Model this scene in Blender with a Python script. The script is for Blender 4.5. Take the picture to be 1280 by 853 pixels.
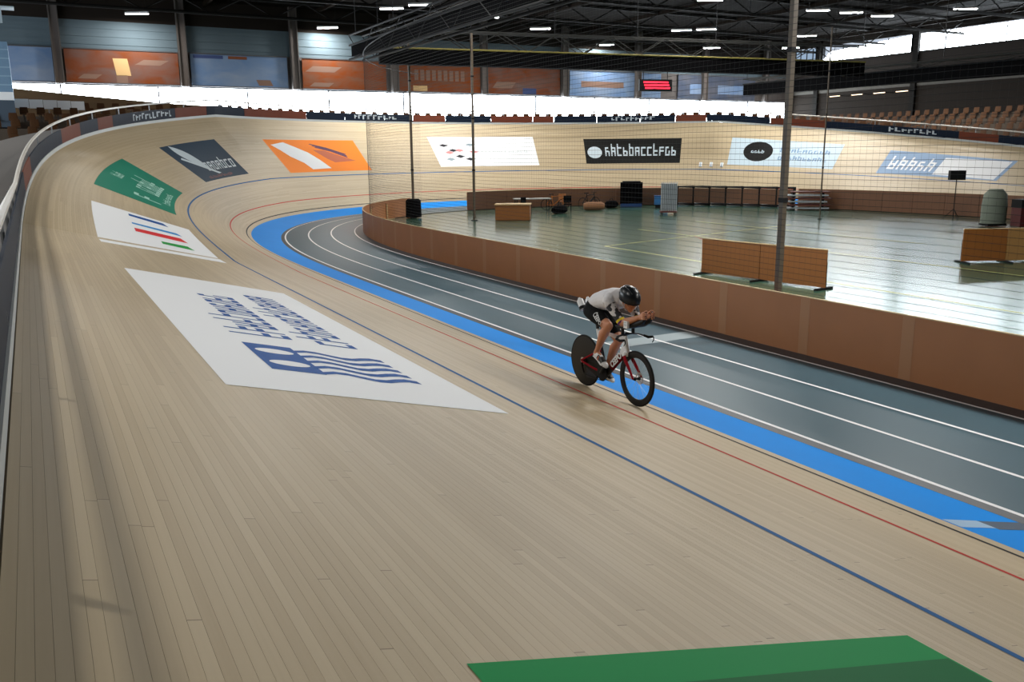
import bpy, bmesh, math, random
from mathutils import Vector, Matrix
from mathutils.bvhtree import BVHTree
for o in list(bpy.data.objects): bpy.data.objects.remove(o)
scn = bpy.context.scene
C = scn.collection
R = math.radians
PI = math.pi
random.seed(7)

# ---------------------------------------------------------------- camera
CAM_POS = Vector((-6.41, 0.0, 3.05)); YAW, PITCH, ROLL, FPX = R(28.56), R(-12.27), R(-0.5), 1084.0
fw = Vector((math.sin(YAW)*math.cos(PITCH), math.cos(YAW)*math.cos(PITCH), math.sin(PITCH)))
rt = Vector((math.cos(YAW), -math.sin(YAW), 0)); up = rt.cross(fw)
rt2 = rt*math.cos(ROLL)+up*math.sin(ROLL); up2 = -rt*math.sin(ROLL)+up*math.cos(ROLL)
cd = bpy.data.cameras.new('camera'); cam = bpy.data.objects.new('camera', cd); C.objects.link(cam)
m3 = Matrix((rt2, up2, -fw)).transposed(); cam.matrix_world = Matrix.Translation(CAM_POS) @ m3.to_4x4()
cd.sensor_width = 36; cd.sensor_fit = 'HORIZONTAL'; cd.lens = 36*FPX/1280; cd.clip_end = 400; cd.clip_start = 0.03
scn.camera = cam

# ---------------------------------------------------------------- world, light levels, exposure
w_ = bpy.data.worlds.new('world'); scn.world = w_; w_.use_nodes = True
w_.node_tree.nodes['Background'].inputs[0].default_value = (0.75, 0.85, 1.0, 1)
w_.node_tree.nodes['Background'].inputs[1].default_value = 0.6
scn.view_settings.view_transform = 'Standard'; scn.view_settings.look = 'None'
scn.view_settings.gamma = 1; scn.view_settings.use_curve_mapping = False
scn.view_settings.exposure = 0.3
LAMP_POWER = 640.0      # ceiling lamp diffusers
WINDOW_POWER = 22.0      # daylight window panes
scn.cycles.max_bounces = 8; scn.cycles.sample_clamp_indirect = 6.0
scn.cycles.use_denoising = True

# ---------------------------------------------------------------- helpers
def nd(nt, t, **kw):
    n = nt.nodes.new(t)
    for k, v in kw.items(): setattr(n, k, v)
    return n
MATS = {}
def mat(name, col, rough=0.6, metal=0.0, noise=0.0, nscale=8.0, spec=0.5, coat=0.0, stretch=None, bump=0.0):
    if name in MATS: return MATS[name]
    if name.endswith(('_print', '_sheet', '_paint', '_line', '_ad_board', '_band')): spec = min(spec, 0.06); rough = max(rough, 0.55)
    m = bpy.data.materials.new(name); m.use_nodes = True; nt = m.node_tree; b = nt.nodes['Principled BSDF']
    b.inputs['Base Color'].default_value = (*col, 1); b.inputs['Roughness'].default_value = rough
    b.inputs['Metallic'].default_value = metal; b.inputs['Specular IOR Level'].default_value = spec
    b.inputs['Coat Weight'].default_value = coat
    if noise > 0:
        tc = nd(nt, 'ShaderNodeTexCoord'); mp = nd(nt, 'ShaderNodeMapping'); nz = nd(nt, 'ShaderNodeTexNoise')
        nz.inputs['Scale'].default_value = nscale; nz.inputs['Detail'].default_value = 4
        if stretch: mp.inputs['Scale'].default_value = stretch
        nt.links.new(tc.outputs['Object'], mp.inputs[0]); nt.links.new(mp.outputs[0], nz.inputs[0])
        mx = nd(nt, 'ShaderNodeMix', data_type='RGBA')
        mx.inputs[6].default_value = tuple(c*(1-noise) for c in col)+(1,); mx.inputs[7].default_value = tuple(min(1, c*(1+noise)) for c in col)+(1,)
        nt.links.new(nz.outputs[0], mx.inputs[0]); nt.links.new(mx.outputs[2], b.inputs['Base Color'])
        if bump:
            bp = nd(nt, 'ShaderNodeBump'); bp.inputs['Strength'].default_value = bump; bp.inputs['Distance'].default_value = 0.01
            nt.links.new(nz.outputs[0], bp.inputs['Height']); nt.links.new(bp.outputs[0], b.inputs['Normal'])
    MATS[name] = m; return m
def emit(name, col, strength):
    m = bpy.data.materials.new(name); m.use_nodes = True; nt = m.node_tree; nt.nodes.clear()
    e = nd(nt, 'ShaderNodeEmission'); e.inputs[0].default_value = (*col, 1); e.inputs[1].default_value = strength
    o = nd(nt, 'ShaderNodeOutputMaterial'); nt.links.new(e.outputs[0], o.inputs[0]); MATS[name] = m; return m
def srgb(r, g, b):
    f = lambda c: ((c/255+0.055)/1.055)**2.4 if c > 10 else c/255/12.92
    return (f(r), f(g), f(b))

class MB:
    def __init__(s): s.v = []; s.f = []; s.mi = []; s.uv = {}
    def add(s, vs, fs, mi=0):
        o = len(s.v); s.v += [tuple(x) for x in vs]
        for f in fs: s.f.append(tuple(i+o for i in f)); s.mi.append(mi)
        return s
    def box(s, c, d, rz=0, mi=0, M=None):
        x, y, z = (k/2 for k in d); cs, sn = math.cos(rz), math.sin(rz); vs = []
        for dx, dy, dz in ((-x,-y,-z),(x,-y,-z),(x,y,-z),(-x,y,-z),(-x,-y,z),(x,-y,z),(x,y,z),(-x,y,z)):
            p = Vector((dx*cs-dy*sn, dx*sn+dy*cs, dz))
            if M: p = M @ Vector((dx, dy, dz))
            vs.append(Vector(c)+p)
        return s.add(vs, [(3,2,1,0),(4,5,6,7),(0,1,5,4),(1,2,6,5),(2,3,7,6),(3,0,4,7)], mi)
    def tube(s, pts, rad, n=8, ref=(0,1,0), caps=True, mi=0):
        """loft; rad: per point r or (r_ref, r_other); ref = direction the first radius is measured along"""
        pts = [Vector(p) for p in pts]; k = len(pts); o = []
        if not isinstance(rad, (list, tuple)) or (isinstance(rad, tuple) and len(rad) == 2 and k != 2): rad = [rad]*k
        rings = []
        for i, p in enumerate(pts):
            t = (pts[min(i+1, k-1)]-pts[max(i-1, 0)]).normalized()
            a = Vector(ref)-t*t.dot(Vector(ref))
            if a.length < 1e-3: a = Vector((1, 0, 0))-t*t.x
            if a.length < 1e-3: a = Vector((0, 0, 1))-t*t.z
            a.normalize(); b = t.cross(a)
            ra, rb = rad[i] if isinstance(rad[i], (tuple, list)) else (rad[i], rad[i])
            rings += [p+a*(ra*math.cos(2*PI*j/n))+b*(rb*math.sin(2*PI*j/n)) for j in range(n)]
        fs = [(i*n+j, i*n+(j+1) % n, (i+1)*n+(j+1) % n, (i+1)*n+j) for i in range(k-1) for j in range(n)]
        if caps: fs += [tuple(range(n-1, -1, -1)), tuple((k-1)*n+j for j in range(n))]
        return s.add(rings, fs, mi)
    def lathe(s, prof, n=32, c=(0,0,0), mi=0, closed=False):
        """profile (r, y) spun about the local y axis"""
        c = Vector(c); vs = [c+Vector((r*math.cos(2*PI*j/n), y, r*math.sin(2*PI*j/n))) for r, y in prof for j in range(n)]
        k = len(prof); fs = [(i*n+j, i*n+(j+1) % n, ((i+1) % k)*n+(j+1) % n, ((i+1) % k)*n+j) for i in range(k if closed else k-1) for j in range(n)]
        return s.add(vs, fs, mi)
    def ball(s, c, r, n=12, m=8, M=None, mi=0):
        vs = []; fs = []; rr = r if isinstance(r, (tuple, list)) else (r, r, r)
        for i in range(m+1):
            th = PI*i/m
            for j in range(n):
                ph = 2*PI*j/n; p = Vector((rr[0]*math.sin(th)*math.cos(ph), rr[1]*math.sin(th)*math.sin(ph), rr[2]*math.cos(th)))
                vs.append(Vector(c)+(M @ p if M else p))
        fs = [(i*n+j, (i+1)*n+j, (i+1)*n+(j+1) % n, i*n+(j+1) % n) for i in range(m) for j in range(n)]
        return s.add(vs, fs, mi)
    def build(s, name, mats, parent=None, smooth=False, uvs=None):
        me = bpy.data.meshes.new(name); me.from_pydata(s.v, [], s.f)
        for m in (mats if isinstance(mats, (list, tuple)) else [mats]): me.materials.append(m)
        me.polygons.foreach_set('material_index', s.mi)
        if uvs is not None:
            ul = me.uv_layers.new(name='uv')
            for lp in me.loops: ul.data[lp.index].uv = uvs[lp.vertex_index]
        me.update()
        if smooth:
            me.shade_smooth()
            try: me.set_sharp_from_angle(angle=R(40))
            except Exception: pass
        o = bpy.data.objects.new(name, me); C.objects.link(o)
        if parent: o.parent = parent
        return o
def tag(o, label=None, cat=None, group=None, kind=None):
    for k, v in (('label', label), ('category', cat), ('group', group), ('kind', kind)):
        if v: o[k] = v
    return o
def empty(name, loc=(0,0,0), rz=0):
    o = bpy.data.objects.new(name, None); C.objects.link(o); o.location = loc; o.rotation_euler = (0, 0, rz); return o
def copy_tree(o, parent=None):
    c = o.copy(); C.objects.link(c)
    if parent: c.parent = parent
    for ch in [x for x in o.children]: copy_tree(ch, c)
    return c
def struct(o): o['kind'] = 'structure'; return o

# ---------------------------------------------------------------- track geometry (metres; s along the inner edge, w up the banking)
BS, BT, Y0, LT, RR, WW = R(14.04), R(47.06), 20.87, 26.22, 18.22, 6.86
LARC = PI*RR-LT; DS = 0.1
def curv(s):
    if s < Y0: return 0.0
    s -= Y0
    if s < LT: return s/LT
    if s < LT+LARC: return 1.0
    if s < 2*LT+LARC: return (2*LT+LARC-s)/LT
    return 0.0
S_MIN, S_MAX = -30.0, 165.0
TAB = []
x_, y_, th_ = 0.0, S_MIN, 0.0
for i in range(int((S_MAX-S_MIN)/DS)+2):
    s0 = S_MIN+i*DS; TAB.append((x_, y_, th_))
    th1 = th_+curv(s0+DS/2)*DS/RR; tm = (th_+th1)/2
    x_ += math.sin(tm)*DS; y_ += math.cos(tm)*DS; th_ = th1
def path(s):
    k = (s-S_MIN)/DS; i = max(0, min(len(TAB)-2, int(k))); f = k-i; a, b = TAB[i], TAB[i+1]
    return tuple(a[j]+(b[j]-a[j])*f for j in range(3))
def bank(s): return BS+(BT-BS)*curv(s)
def surf(s, w, lift=0.0):
    x, y, th = path(s); b = bank(s); h = w*math.cos(b)-lift*math.sin(b); z = w*math.sin(b)+lift*math.cos(b)
    return Vector((x-math.cos(th)*h, y+math.sin(th)*h, z))
def offs(s, d, z):                      # d metres to the infield side of the inner edge
    x, y, th = path(s); return Vector((x+math.cos(th)*d, y-math.sin(th)*d, z))
def outer(s, d, dz):                    # d metres outside the top edge
    p = surf(s, WW); th = path(s)[2]; return Vector((p.x-math.cos(th)*d, p.y+math.sin(th)*d, p.z+dz))
def frange(a, b, st):
    n = max(1, int(math.ceil((b-a)/st))); return [a+(b-a)*i/n for i in range(n+1)]
def grid(rows, mi=0, mb=None):
    mb = mb or MB(); n = len(rows[0]); vs = [p for r in rows for p in r]
    fs = [(i*n+j, i*n+j+1, (i+1)*n+j+1, (i+1)*n+j) for i in range(len(rows)-1) for j in range(n-1)]
    return mb.add(vs, fs, mi)

# ---------------------------------------------------------------- materials
def wood_track():
    m = bpy.data.materials.new('pale_track_wood'); m.use_nodes = True; nt = m.node_tree; b = nt.nodes['Principled BSDF']; L = nt.links
    uv = nd(nt, 'ShaderNodeUVMap'); sp = nd(nt, 'ShaderNodeSeparateXYZ'); L.new(uv.outputs[0], sp.inputs[0])
    def ma(op, a, bb=None):
        n = nd(nt, 'ShaderNodeMath', operation=op)
        for i, v in enumerate((a, bb)):
            if v is None: continue
            if isinstance(v, (int, float)): n.inputs[i].default_value = v
            else: L.new(v, n.inputs[i])
        return n.outputs[0]
    row = ma('FLOOR', ma('DIVIDE', sp.outputs[1], 0.05))
    wn = nd(nt, 'ShaderNodeTexWhiteNoise', noise_dimensions='1D'); L.new(row, wn.inputs['W'])
    along = ma('ADD', ma('DIVIDE', sp.outputs[0], 4.8), ma('MULTIPLY', wn.outputs[0], 7.3))
    seg = ma('FLOOR', along); fr = ma('FRACT', along)
    cb = nd(nt, 'ShaderNodeCombineXYZ'); L.new(row, cb.inputs[0]); L.new(seg, cb.inputs[1])
    w2 = nd(nt, 'ShaderNodeTexWhiteNoise', noise_dimensions='2D'); L.new(cb.outputs[0], w2.inputs['Vector'])
    mp = nd(nt, 'ShaderNodeMapping'); mp.inputs['Scale'].default_value = (0.9, 55, 1); L.new(uv.outputs[0], mp.inputs[0])
    gr = nd(nt, 'ShaderNodeTexNoise'); gr.inputs['Scale'].default_value = 1.0; gr.inputs['Detail'].default_value = 5; L.new(mp.outputs[0], gr.inputs[0])
    mp2 = nd(nt, 'ShaderNodeMapping'); mp2.inputs['Scale'].default_value = (0.12, 0.8, 1); L.new(uv.outputs[0], mp2.inputs[0])
    bg = nd(nt, 'ShaderNodeTexNoise'); bg.inputs['Scale'].default_value = 1.0; bg.inputs['Detail'].default_value = 3; L.new(mp2.outputs[0], bg.inputs[0])
    r1 = nd(nt, 'ShaderNodeValToRGB'); e = r1.color_ramp.elements
    e[0].position = 0; e[0].color = (0.45, 0.35, 0.212, 1); e[1].position = 1; e[1].color = (0.585, 0.48, 0.315, 1)
    k = e.new(0.5); k.color = (0.525, 0.42, 0.266, 1)
    tone = ma('ADD', ma('MULTIPLY', w2.outputs[0], 0.55), ma('MULTIPLY', gr.outputs[0], 0.45)); L.new(tone, r1.inputs[0])
    mx = nd(nt, 'ShaderNodeMix', data_type='RGBA', blend_type='MULTIPLY'); mx.inputs[0].default_value = 0.35
    rb = nd(nt, 'ShaderNodeValToRGB'); rb.color_ramp.elements[0].position = 0.3; rb.color_ramp.elements[0].color = (0.62, 0.6, 0.58, 1); rb.color_ramp.elements[1].position = 0.65
    L.new(bg.outputs[0], rb.inputs[0]); L.new(r1.outputs[0], mx.inputs[6]); L.new(rb.outputs[0], mx.inputs[7])
    jt = ma('LESS_THAN', fr, 0.0012); m3_ = nd(nt, 'ShaderNodeMix', data_type='RGBA'); L.new(ma('MULTIPLY', jt, 0.75), m3_.inputs[0])
    L.new(mx.outputs[2], m3_.inputs[6]); m3_.inputs[7].default_value = (0.12, 0.08, 0.05, 1)
    L.new(m3_.outputs[2], b.inputs['Base Color']); b.inputs['Roughness'].default_value = 0.48; b.inputs['Specular IOR Level'].default_value = 0.35
    return m
WOOD = wood_track()
SEAM = mat('dark_board_gap', (0.3, 0.23, 0.15), 0.8)
BLUE = mat('blue_band_paint', srgb(20, 142, 234), 0.55, noise=0.06, nscale=0.7, spec=0.2)
PAINT_BLACK = mat('black_line_paint', (0.03, 0.03, 0.035), 0.5, spec=0.15)
PAINT_RED = mat('red_line_paint', srgb(190, 62, 55), 0.5, spec=0.15)
PAINT_BLUE = mat('blue_line_paint', srgb(34, 94, 150), 0.5, spec=0.15)
APRON = mat('grey_apron_coating', srgb(46, 80, 93), 0.42, noise=0.12, nscale=0.5, spec=0.3)
APRON_DARK = mat('dark_apron_edge', srgb(58, 62, 68), 0.5)
WHITE_PAINT = mat('white_line_paint', (0.88, 0.88, 0.88), 0.5, spec=0.15)
PLY = mat('brown_film_plywood', srgb(182, 118, 70), 0.5, noise=0.1, nscale=1.5)
PLY_EDGE = mat('pale_plywood_edge', srgb(205, 175, 130), 0.6)
STRIP = mat('light_brown_joint', srgb(188, 132, 88), 0.5)
INFIELD = mat('green_grey_sports_floor', srgb(54, 84, 68), 0.2, noise=0.1, nscale=0.3, spec=0.5)
YELLOW_LINE = mat('yellow_court_line', srgb(190, 180, 105), 0.5)
RED_LINE = mat('red_court_line', srgb(150, 60, 45), 0.5)
WHITE_SHEET = mat('white_banner_sheet', (0.90, 0.92, 0.94), 0.45, spec=0.15)
BLACKM = mat('black_metal', (0.008, 0.008, 0.009), 0.6, spec=0.2)
BLACKCLOTH = mat('black_drape', (0.004, 0.004, 0.0045), 0.95, spec=0.03)
GREYM = mat('grey_metal', (0.3, 0.31, 0.32), 0.45, metal=0.4)
DARKSTEEL = mat('dark_roof_steel', (0.007, 0.006, 0.005), 0.8, spec=0.15)

# ================================================================ SETTING
track = struct(empty('banked_track'))
track['label'] = 'pale wooden banked velodrome track'
def strip(name, m, w0, w1, s0, s1, lift, parent, st=1.0, nw=1, uv=True):
    ss = frange(s0, s1, st); ws = frange(w0, w1, (w1-w0)/nw)
    mb = grid([[surf(s, w, lift) for w in ws] for s in ss]); u = [(s+40, w) for s in ss for w in ws]
    o = mb.build(name, m, parent, uvs=u if uv else None); return o
strip('boarding', WOOD, 0, WW, 25, 150, 0, track, 0.5, 8)
strip('boarding', WOOD, 0, WW, -28, -5, 0, track, 2.0, 2)
ss = frange(-5, 20, 2.5)+frange(20.5, 25, 0.5)
grid([[surf(s, WW*k/10, -0.007) for k in range(11)] for s in ss]).build('under_boarding', SEAM, track)
nrow = int(round(WW/0.05))
for k in range(nrow):                                    # one board after the other, each an object of its own
    a, b = k*0.05+0.0005, min((k+1)*0.05-0.0005, WW)
    mb = MB(); us = []
    prof = ((a, -0.006), (a, 0.0), (b, 0.0), (b, -0.006))
    grid([[surf(s, w, l) for w, l in prof] for s in ss], 0, mb)
    us = [(s+40, min(max(w, k*0.05+0.002), k*0.05+0.048)) for s in ss for w, l in prof]
    mb.build('plank', WOOD, track, uvs=us)
def line(name, m, w, width, lift=0.002):
    return strip(name, m, w-width/2, w+width/2, -28, 150, lift, track, 0.5, 1, False)
line('measurement_line', PAINT_BLACK, 0.20, 0.05)['label'] = 'thin black line near the inner edge'
line('sprinters_line', PAINT_RED, 0.875, 0.05)['label'] = 'thin red line on the boards'
line('stayers_line', PAINT_BLUE, 2.475, 0.06)['label'] = 'dark blue line a third of the way up the boards'
# blue band and apron
def flat_strip(name, m, d0, d1, z0, z1, s0, s1, parent, st=0.6):
    ss = frange(s0, s1, st); return grid([[offs(s, d0, z0), offs(s, d1, z1)] for s in ss]).build(name, m, parent)
band = struct(flat_strip('blue_band', BLUE, 0.0, 1.14, 0.0, -0.28, -28, 150, track)); band['label'] = 'bright blue band along the inner edge'
apron = struct(empty('safety_apron'))
flat_strip('apron_floor', APRON, 1.14, 4.62, -0.28, -0.28, -28, 150, apron)
flat_strip('dark_edge', APRON_DARK, 4.235, 4.62, -0.278, -0.278, -28, 150, apron)
flat_strip('dark_edge', APRON_DARK, 1.14, 1.285, -0.278, -0.278, -28, 150, apron)
for d in (1.31, 2.25, 3.19, 4.20):
    flat_strip('lane_line', WHITE_PAINT, d-0.028, d+0.028, -0.276, -0.276, -28, 150, apron)
LIGHT_GREY = mat('pale_grey_cross_mark', srgb(140, 156, 162), 0.5)
flat_strip('cross_mark', LIGHT_GREY, 2.29, 4.15, -0.277, -0.277, 12.0, 12.5, apron)
flat_strip('cross_mark', mat('pale_blue_cross_mark', srgb(150, 185, 215), 0.5), 0.02, 0.5, -0.003, -0.1208, 4.08, 4.26, track)
flat_strip('cross_mark', mat('grey_cross_mark', srgb(60, 82, 104), 0.5), 0.5, 1.13, -0.1208, -0.2755, 4.05, 4.25, track)
# infield floor
fl = MB(); fl.add([(-40,-40,-0.3),(80,-40,-0.3),(80,80,-0.3),(-40,80,-0.3)], [(0,1,2,3)]); struct(fl.build('floor', INFIELD))
infield = struct(empty('infield_marking'))
def ground_line(name, m, p, q, wd):
    p, q = Vector((*p, -0.297)), Vector((*q, -0.297)); n = (q-p).normalized().cross(Vector((0,0,1)))*wd/2
    return MB().add([p-n, q-n, q+n, p+n], [(3,2,1,0)]).build(name, m, infield)
ground_line('court_line', YELLOW_LINE, (11.2, 2), (11.6, 26), 0.05)
ground_line('court_line', YELLOW_LINE, (16.6, 6), (16.8, 31), 0.05)
ground_line('court_line', YELLOW_LINE, (11.6, 26), (24, 29), 0.05)
ground_line('court_line', RED_LINE, (14.4, 22.8), (16.8, 27.2), 0.05)
ground_line('court_line', RED_LINE, (15.0, 21.8), (17.0, 20.8), 0.12)
ground_line('court_line', YELLOW_LINE, (21.5, 4), (21.8, 33), 0.05)

# hall shell
WALL_LOW = mat('dark_wall_cladding', srgb(34, 29, 25), 0.8, spec=0.1, noise=0.15, nscale=0.4)
WALL_UP = mat('grey_blue_cladding', srgb(84, 97, 104), 0.7, spec=0.1, noise=0.08, nscale=0.5)
WALL_GREY = mat('grey_wall_panel', srgb(88, 86, 82), 0.8, spec=0.1, noise=0.1, nscale=0.4)
CEIL = mat('dark_brown_roof', srgb(20, 16, 13), 0.95, noise=0.2, nscale=0.5, spec=0.03)
GLASS = emit('bright_daylight_pane', (0.84, 0.93, 1.0), WINDOW_POWER)
GLASS_DIM = emit('hazy_daylight_pane', (0.55, 0.75, 1.0), 0.45)
FRAME = mat('window_frame_dark', (0.05, 0.05, 0.055), 0.6)
XL, XR, YF, YB, ZC = -22.0, 62.0, 66.0, -30.0, 13.4
def quad_wall(name, m, p0, p1, z0, z1, th=0.2, parent=None):
    p0, p1 = Vector((*p0, 0)), Vector((*p1, 0)); d = (p1-p0); n = Vector((-d.y, d.x, 0)).normalized()*th
    vs = [p0+Vector((0,0,z0)), p1+Vector((0,0,z0)), p1+Vector((0,0,z1)), p0+Vector((0,0,z1))]; vs += [v+n for v in vs]
    return MB().add(vs, [(0,1,2,3),(7,6,5,4),(0,4,5,1),(1,5,6,2),(2,6,7,3),(3,7,4,0)]).build(name, m, parent)
wf = struct(empty('wall_far'))
quad_wall('lower_wall', WALL_LOW, (XR,YF),(XL,YF), -0.3, 5.6, parent=wf)
quad_wall('middle_wall', mat('grey_brown_wall', srgb(84, 78, 76), 0.8, noise=0.1), (XR,YF),(XL,YF), 7.75, 10.0, parent=wf)
for k in range(7): quad_wall('cladding_board', WALL_UP, (XR,YF-0.03*(k % 2)),(XL,YF-0.03*(k % 2)), 10.0+k*0.25, 10.25+k*0.25, parent=wf)
quad_wall('upper_wall', WALL_LOW, (XR,YF),(XL,YF), 11.75, ZC, parent=wf)
for k in range(13):                                     # the long bright window strip: one window per bay
    x0, x1 = XL+6+k*6.0, XL+6+(k+1)*6.0
    if x1 > 62: break
    w = struct(empty('window_%d' % (k+1), (x0, YF, 0)))
    MB().add([(0.04,0.1,5.6),(5.96,0.1,5.6),(5.96,0.1,7.66),(0.04,0.1,7.66)], [(0,1,2,3)]).build('pane', GLASS, w)
    f = MB()
    for xx in (0.02, 5.98): f.box((xx, 0.0, 6.63), (0.06, 0.1, 2.1))
    f.box((3, 0.0, 7.7), (6, 0.12, 0.08)); f.build('window_frame', FRAME, w)
quad_wall('end_wall', WALL_GREY, (XR,YF),(61.2,YF), 5.6, 7.75, parent=wf)
wr = struct(empty('wall_right'))
quad_wall('lower_wall', WALL_LOW, (XR,YB),(XR,YF), -0.3, 8.4, parent=wr)
quad_wall('pale_band', WALL_GREY, (XR-0.05,YB),(XR-0.05,YF), 8.4, 9.4, parent=wr)
quad_wall('grey_wall', mat('brown_grey_wall', srgb(48, 43, 40), 0.8, spec=0.1, noise=0.12), (XR,YB),(XR,YF), 9.4, 11.3, parent=wr)
quad_wall('upper_wall', WALL_LOW, (XR,YB),(XR,YF), 12.75, ZC, parent=wr); quad_wall('blind_wall', WALL_LOW, (XR,YB),(XR,19.2), 11.3, 12.75, parent=wr)
for k, (ya, yb, m) in enumerate(((66, 62.9, GLASS_DIM), (62.5, 52.6, GLASS), (52.0, 41.5, GLASS), (40.9, 30.4, GLASS), (29.8, 19.3, GLASS))):
    w = struct(empty('window_%d' % (k+21), (XR, 0, 0)))
    if k == 1:
        MB().add([(0.05,62.5,11.4),(0.05,61.6,12.2),(0.05,yb,12.7),(0.05,yb,11.3)], [(0,1,2,3)]).build('pane', m, w)
    else: MB().add([(0.05,ya,11.3),(0.05,yb,11.3),(0.05,yb,12.7),(0.05,ya,12.7)], [(3,2,1,0)]).build('pane', m, w)
    f = MB()
    for yy in (ya+0.3, yb-0.3): f.box((0, yy, 12.0), (0.3, 0.6, 1.5))
    n = 4
    for j in range(1, n): f.box((0, ya+(yb-ya)*j/n, 12.0), (0.08, 0.06, 1.4))
    f.build('window_frame', FRAME, w)
for k in range(5):                                       # small dark openings in the right wall
    w = struct(empty('window_%d' % (k+41), (XR-0.06, 50-k*6.2, 0)))
    MB().box((0, 0, 10.35), (0.1, 3.4, 0.9)).build('pane', mat('dark_window_glass', (0.01, 0.01, 0.012), 0.2), w)
    f = MB()
    for zz in (9.87, 10.83): f.box((-0.02, 0, zz), (0.12, 3.5, 0.07))
    f.build('window_frame', FRAME, w)
wl = struct(empty('wall_left'))
quad_wall('lower_wall', WALL_LOW, (XL,YF),(XL,YB), -0.3, 5.6, parent=wl)
quad_wall('upper_wall', WALL_UP, (XL,YF),(XL,YB), 7.75, ZC, parent=wl); quad_wall('middle_wall', WALL_GREY, (XL,30),(XL,YB), 5.6, 7.75, parent=wl)
for k in range(5, 8):
    w = struct(empty('window_%d' % (k+51), (XL, YB+k*12.0, 0)))
    MB().add([(-0.1,0.05,5.6),(-0.1,11.95,5.6),(-0.1,11.95,7.7),(-0.1,0.05,7.7)], [(0,1,2,3)]).build('pane', GLASS, w)
    f = MB(); f.box((0, 0, 6.65), (0.1, 0.1, 2.1)); f.build('window_frame', FRAME, w)
wb = struct(empty('wall_back')); quad_wall('lower_wall', WALL_LOW, (XL,YB),(XR,YB), -0.3, ZC, parent=wb)
ce = struct(empty('ceiling'))
MB().box(((XL+XR)/2, (YB+YF)/2, ZC+0.15), (XR-XL+1, YF-YB+1, 0.3)).build('roof_deck', CEIL, ce)
for k in range(12):                                     # roof trusses across the hall
    y = YF-3.0-k*7.6
    b = struct(empty('roof_beam', (0, y, 0)))
    t = MB()
    t.tube([(XL, 0, 12.25), (XR, 0, 12.25)], 0.11, 6); t.tube([(XL, 0, 13.3), (XR, 0, 13.3)], 0.11, 6)
    t.build('chord', DARKSTEEL, b)
    t = MB(); n = 40
    for j in range(n):
        x0 = XL+(XR-XL)*j/n; x1 = XL+(XR-XL)*(j+1)/n
        t.tube([(x0, 0, 12.25 if j % 2 else 13.3), (x1, 0, 13.3 if j % 2 else 12.25)], 0.05, 4)
    t.build('diagonal', DARKSTEEL, b)
for k in range(11):
    MB().box((XL+4+k*7.8, (YB+YF)/2, 13.2), (0.18, YF-YB, 0.3)).build('purlin', mat('brown_purlin', srgb(26, 20, 15), 0.9, spec=0.05), ce)
for k in range(9):                                      # columns of the far wall
    x = -4.0+7.72*k
    b = struct(empty('wall_column', (x, YF-0.45, 0)))
    MB().box((0, 0, (7.7+ZC)/2), (0.42, 0.3, ZC-7.7)).build('web', mat('brown_grey_column', srgb(84, 76, 72), 0.7), b)
    t = MB()
    for dx in (-0.24, 0.24): t.box((dx, -0.05, (7.7+ZC)/2), (0.07, 0.42, ZC-7.7))
    t.build('flange', mat('dark_column_flange', srgb(66, 60, 56), 0.7), b)
for k in range(7):                                      # columns of the right wall
    b = struct(empty('wall_column', (XR-0.3, 62.7-k*10.8, 0)))
    MB().box((0, 0, 6.5), (0.3, 0.5, 13.6)).build('web', DARKSTEEL, b)

# murals hanging above the far windows
def mural_mat(name, base, other, sc=0.5):
    m = bpy.data.materials.new(name); m.use_nodes = True; nt = m.node_tree; b = nt.nodes['Principled BSDF']
    tc = nd(nt, 'ShaderNodeTexCoord'); mp = nd(nt, 'ShaderNodeMapping'); mp.inputs['Scale'].default_value = (1, 1, 2.4); mp.inputs['Rotation'].default_value = (0, R(25), 0)
    nz = nd(nt, 'ShaderNodeTexNoise'); nz.inputs['Scale'].default_value = sc; nz.inputs['Detail'].default_value = 5; nz.inputs['Distortion'].default_value = 0.6
    rp = nd(nt, 'ShaderNodeValToRGB'); e = rp.color_ramp.elements; e[0].position = 0.33; e[0].color = (*base, 1); e[1].position = 0.75; e[1].color = (*other, 1)
    nt.links.new(tc.outputs['Object'], mp.inputs[0]); nt.links.new(mp.outputs[0], nz.inputs[0]); nt.links.new(nz.outputs[0], rp.inputs[0]); nt.links.new(rp.outputs[0], b.inputs['Base Color'])
    b.inputs['Roughness'].default_value = 0.8; b.inputs['Specular IOR Level'].default_value = 0.1; return m
M_OR = mural_mat('orange_mural_print', srgb(112, 56, 24), srgb(100, 84, 80)); M_BL = mural_mat('blue_mural_print', srgb(92, 118, 154), srgb(124, 138, 158))
M_OR2 = mural_mat('bright_orange_mural_print', srgb(120, 58, 22), srgb(104, 76, 62), 0.8)
M_BL2 = mural_mat('dim_blue_mural_print', srgb(64, 74, 94), srgb(88, 88, 94))
def mural(x0, x1, m, label, z0=7.78, z1=9.95):
    t = tag(empty('wall_mural', (x0, YF-0.34, 0)), label, 'mural')
    MB().box(((x1-x0)/2, 0, (z0+z1)/2), (x1-x0, 0.06, z1-z0)).build('printed_panel', m, t)
    for zz in (z0, z1): MB().box(((x1-x0)/2, -0.02, zz), (x1-x0, 0.1, 0.07)).build('edge_rail', FRAME, t)
    return t
def patch(t, x, z, w, h, m, name='printed_shape', sk=0.0):
    MB().add([(x-w/2+sk, -0.034, z+h/2), (x+w/2+sk, -0.034, z+h/2), (x+w/2-sk, -0.034, z-h/2), (x-w/2-sk, -0.034, z-h/2)], [(3,2,1,0)]).build(name, m, t)
PALE = mat('pale_print', srgb(120, 96, 84), 0.7); CREAM = mat('cream_print', srgb(190, 158, 112), 0.7); DKBL = mat('dark_blue_print', srgb(60, 72, 110), 0.7)
t = mural(-8.2, -4.3, M_BL, 'plain blue wall mural furthest left above the window strip')
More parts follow.
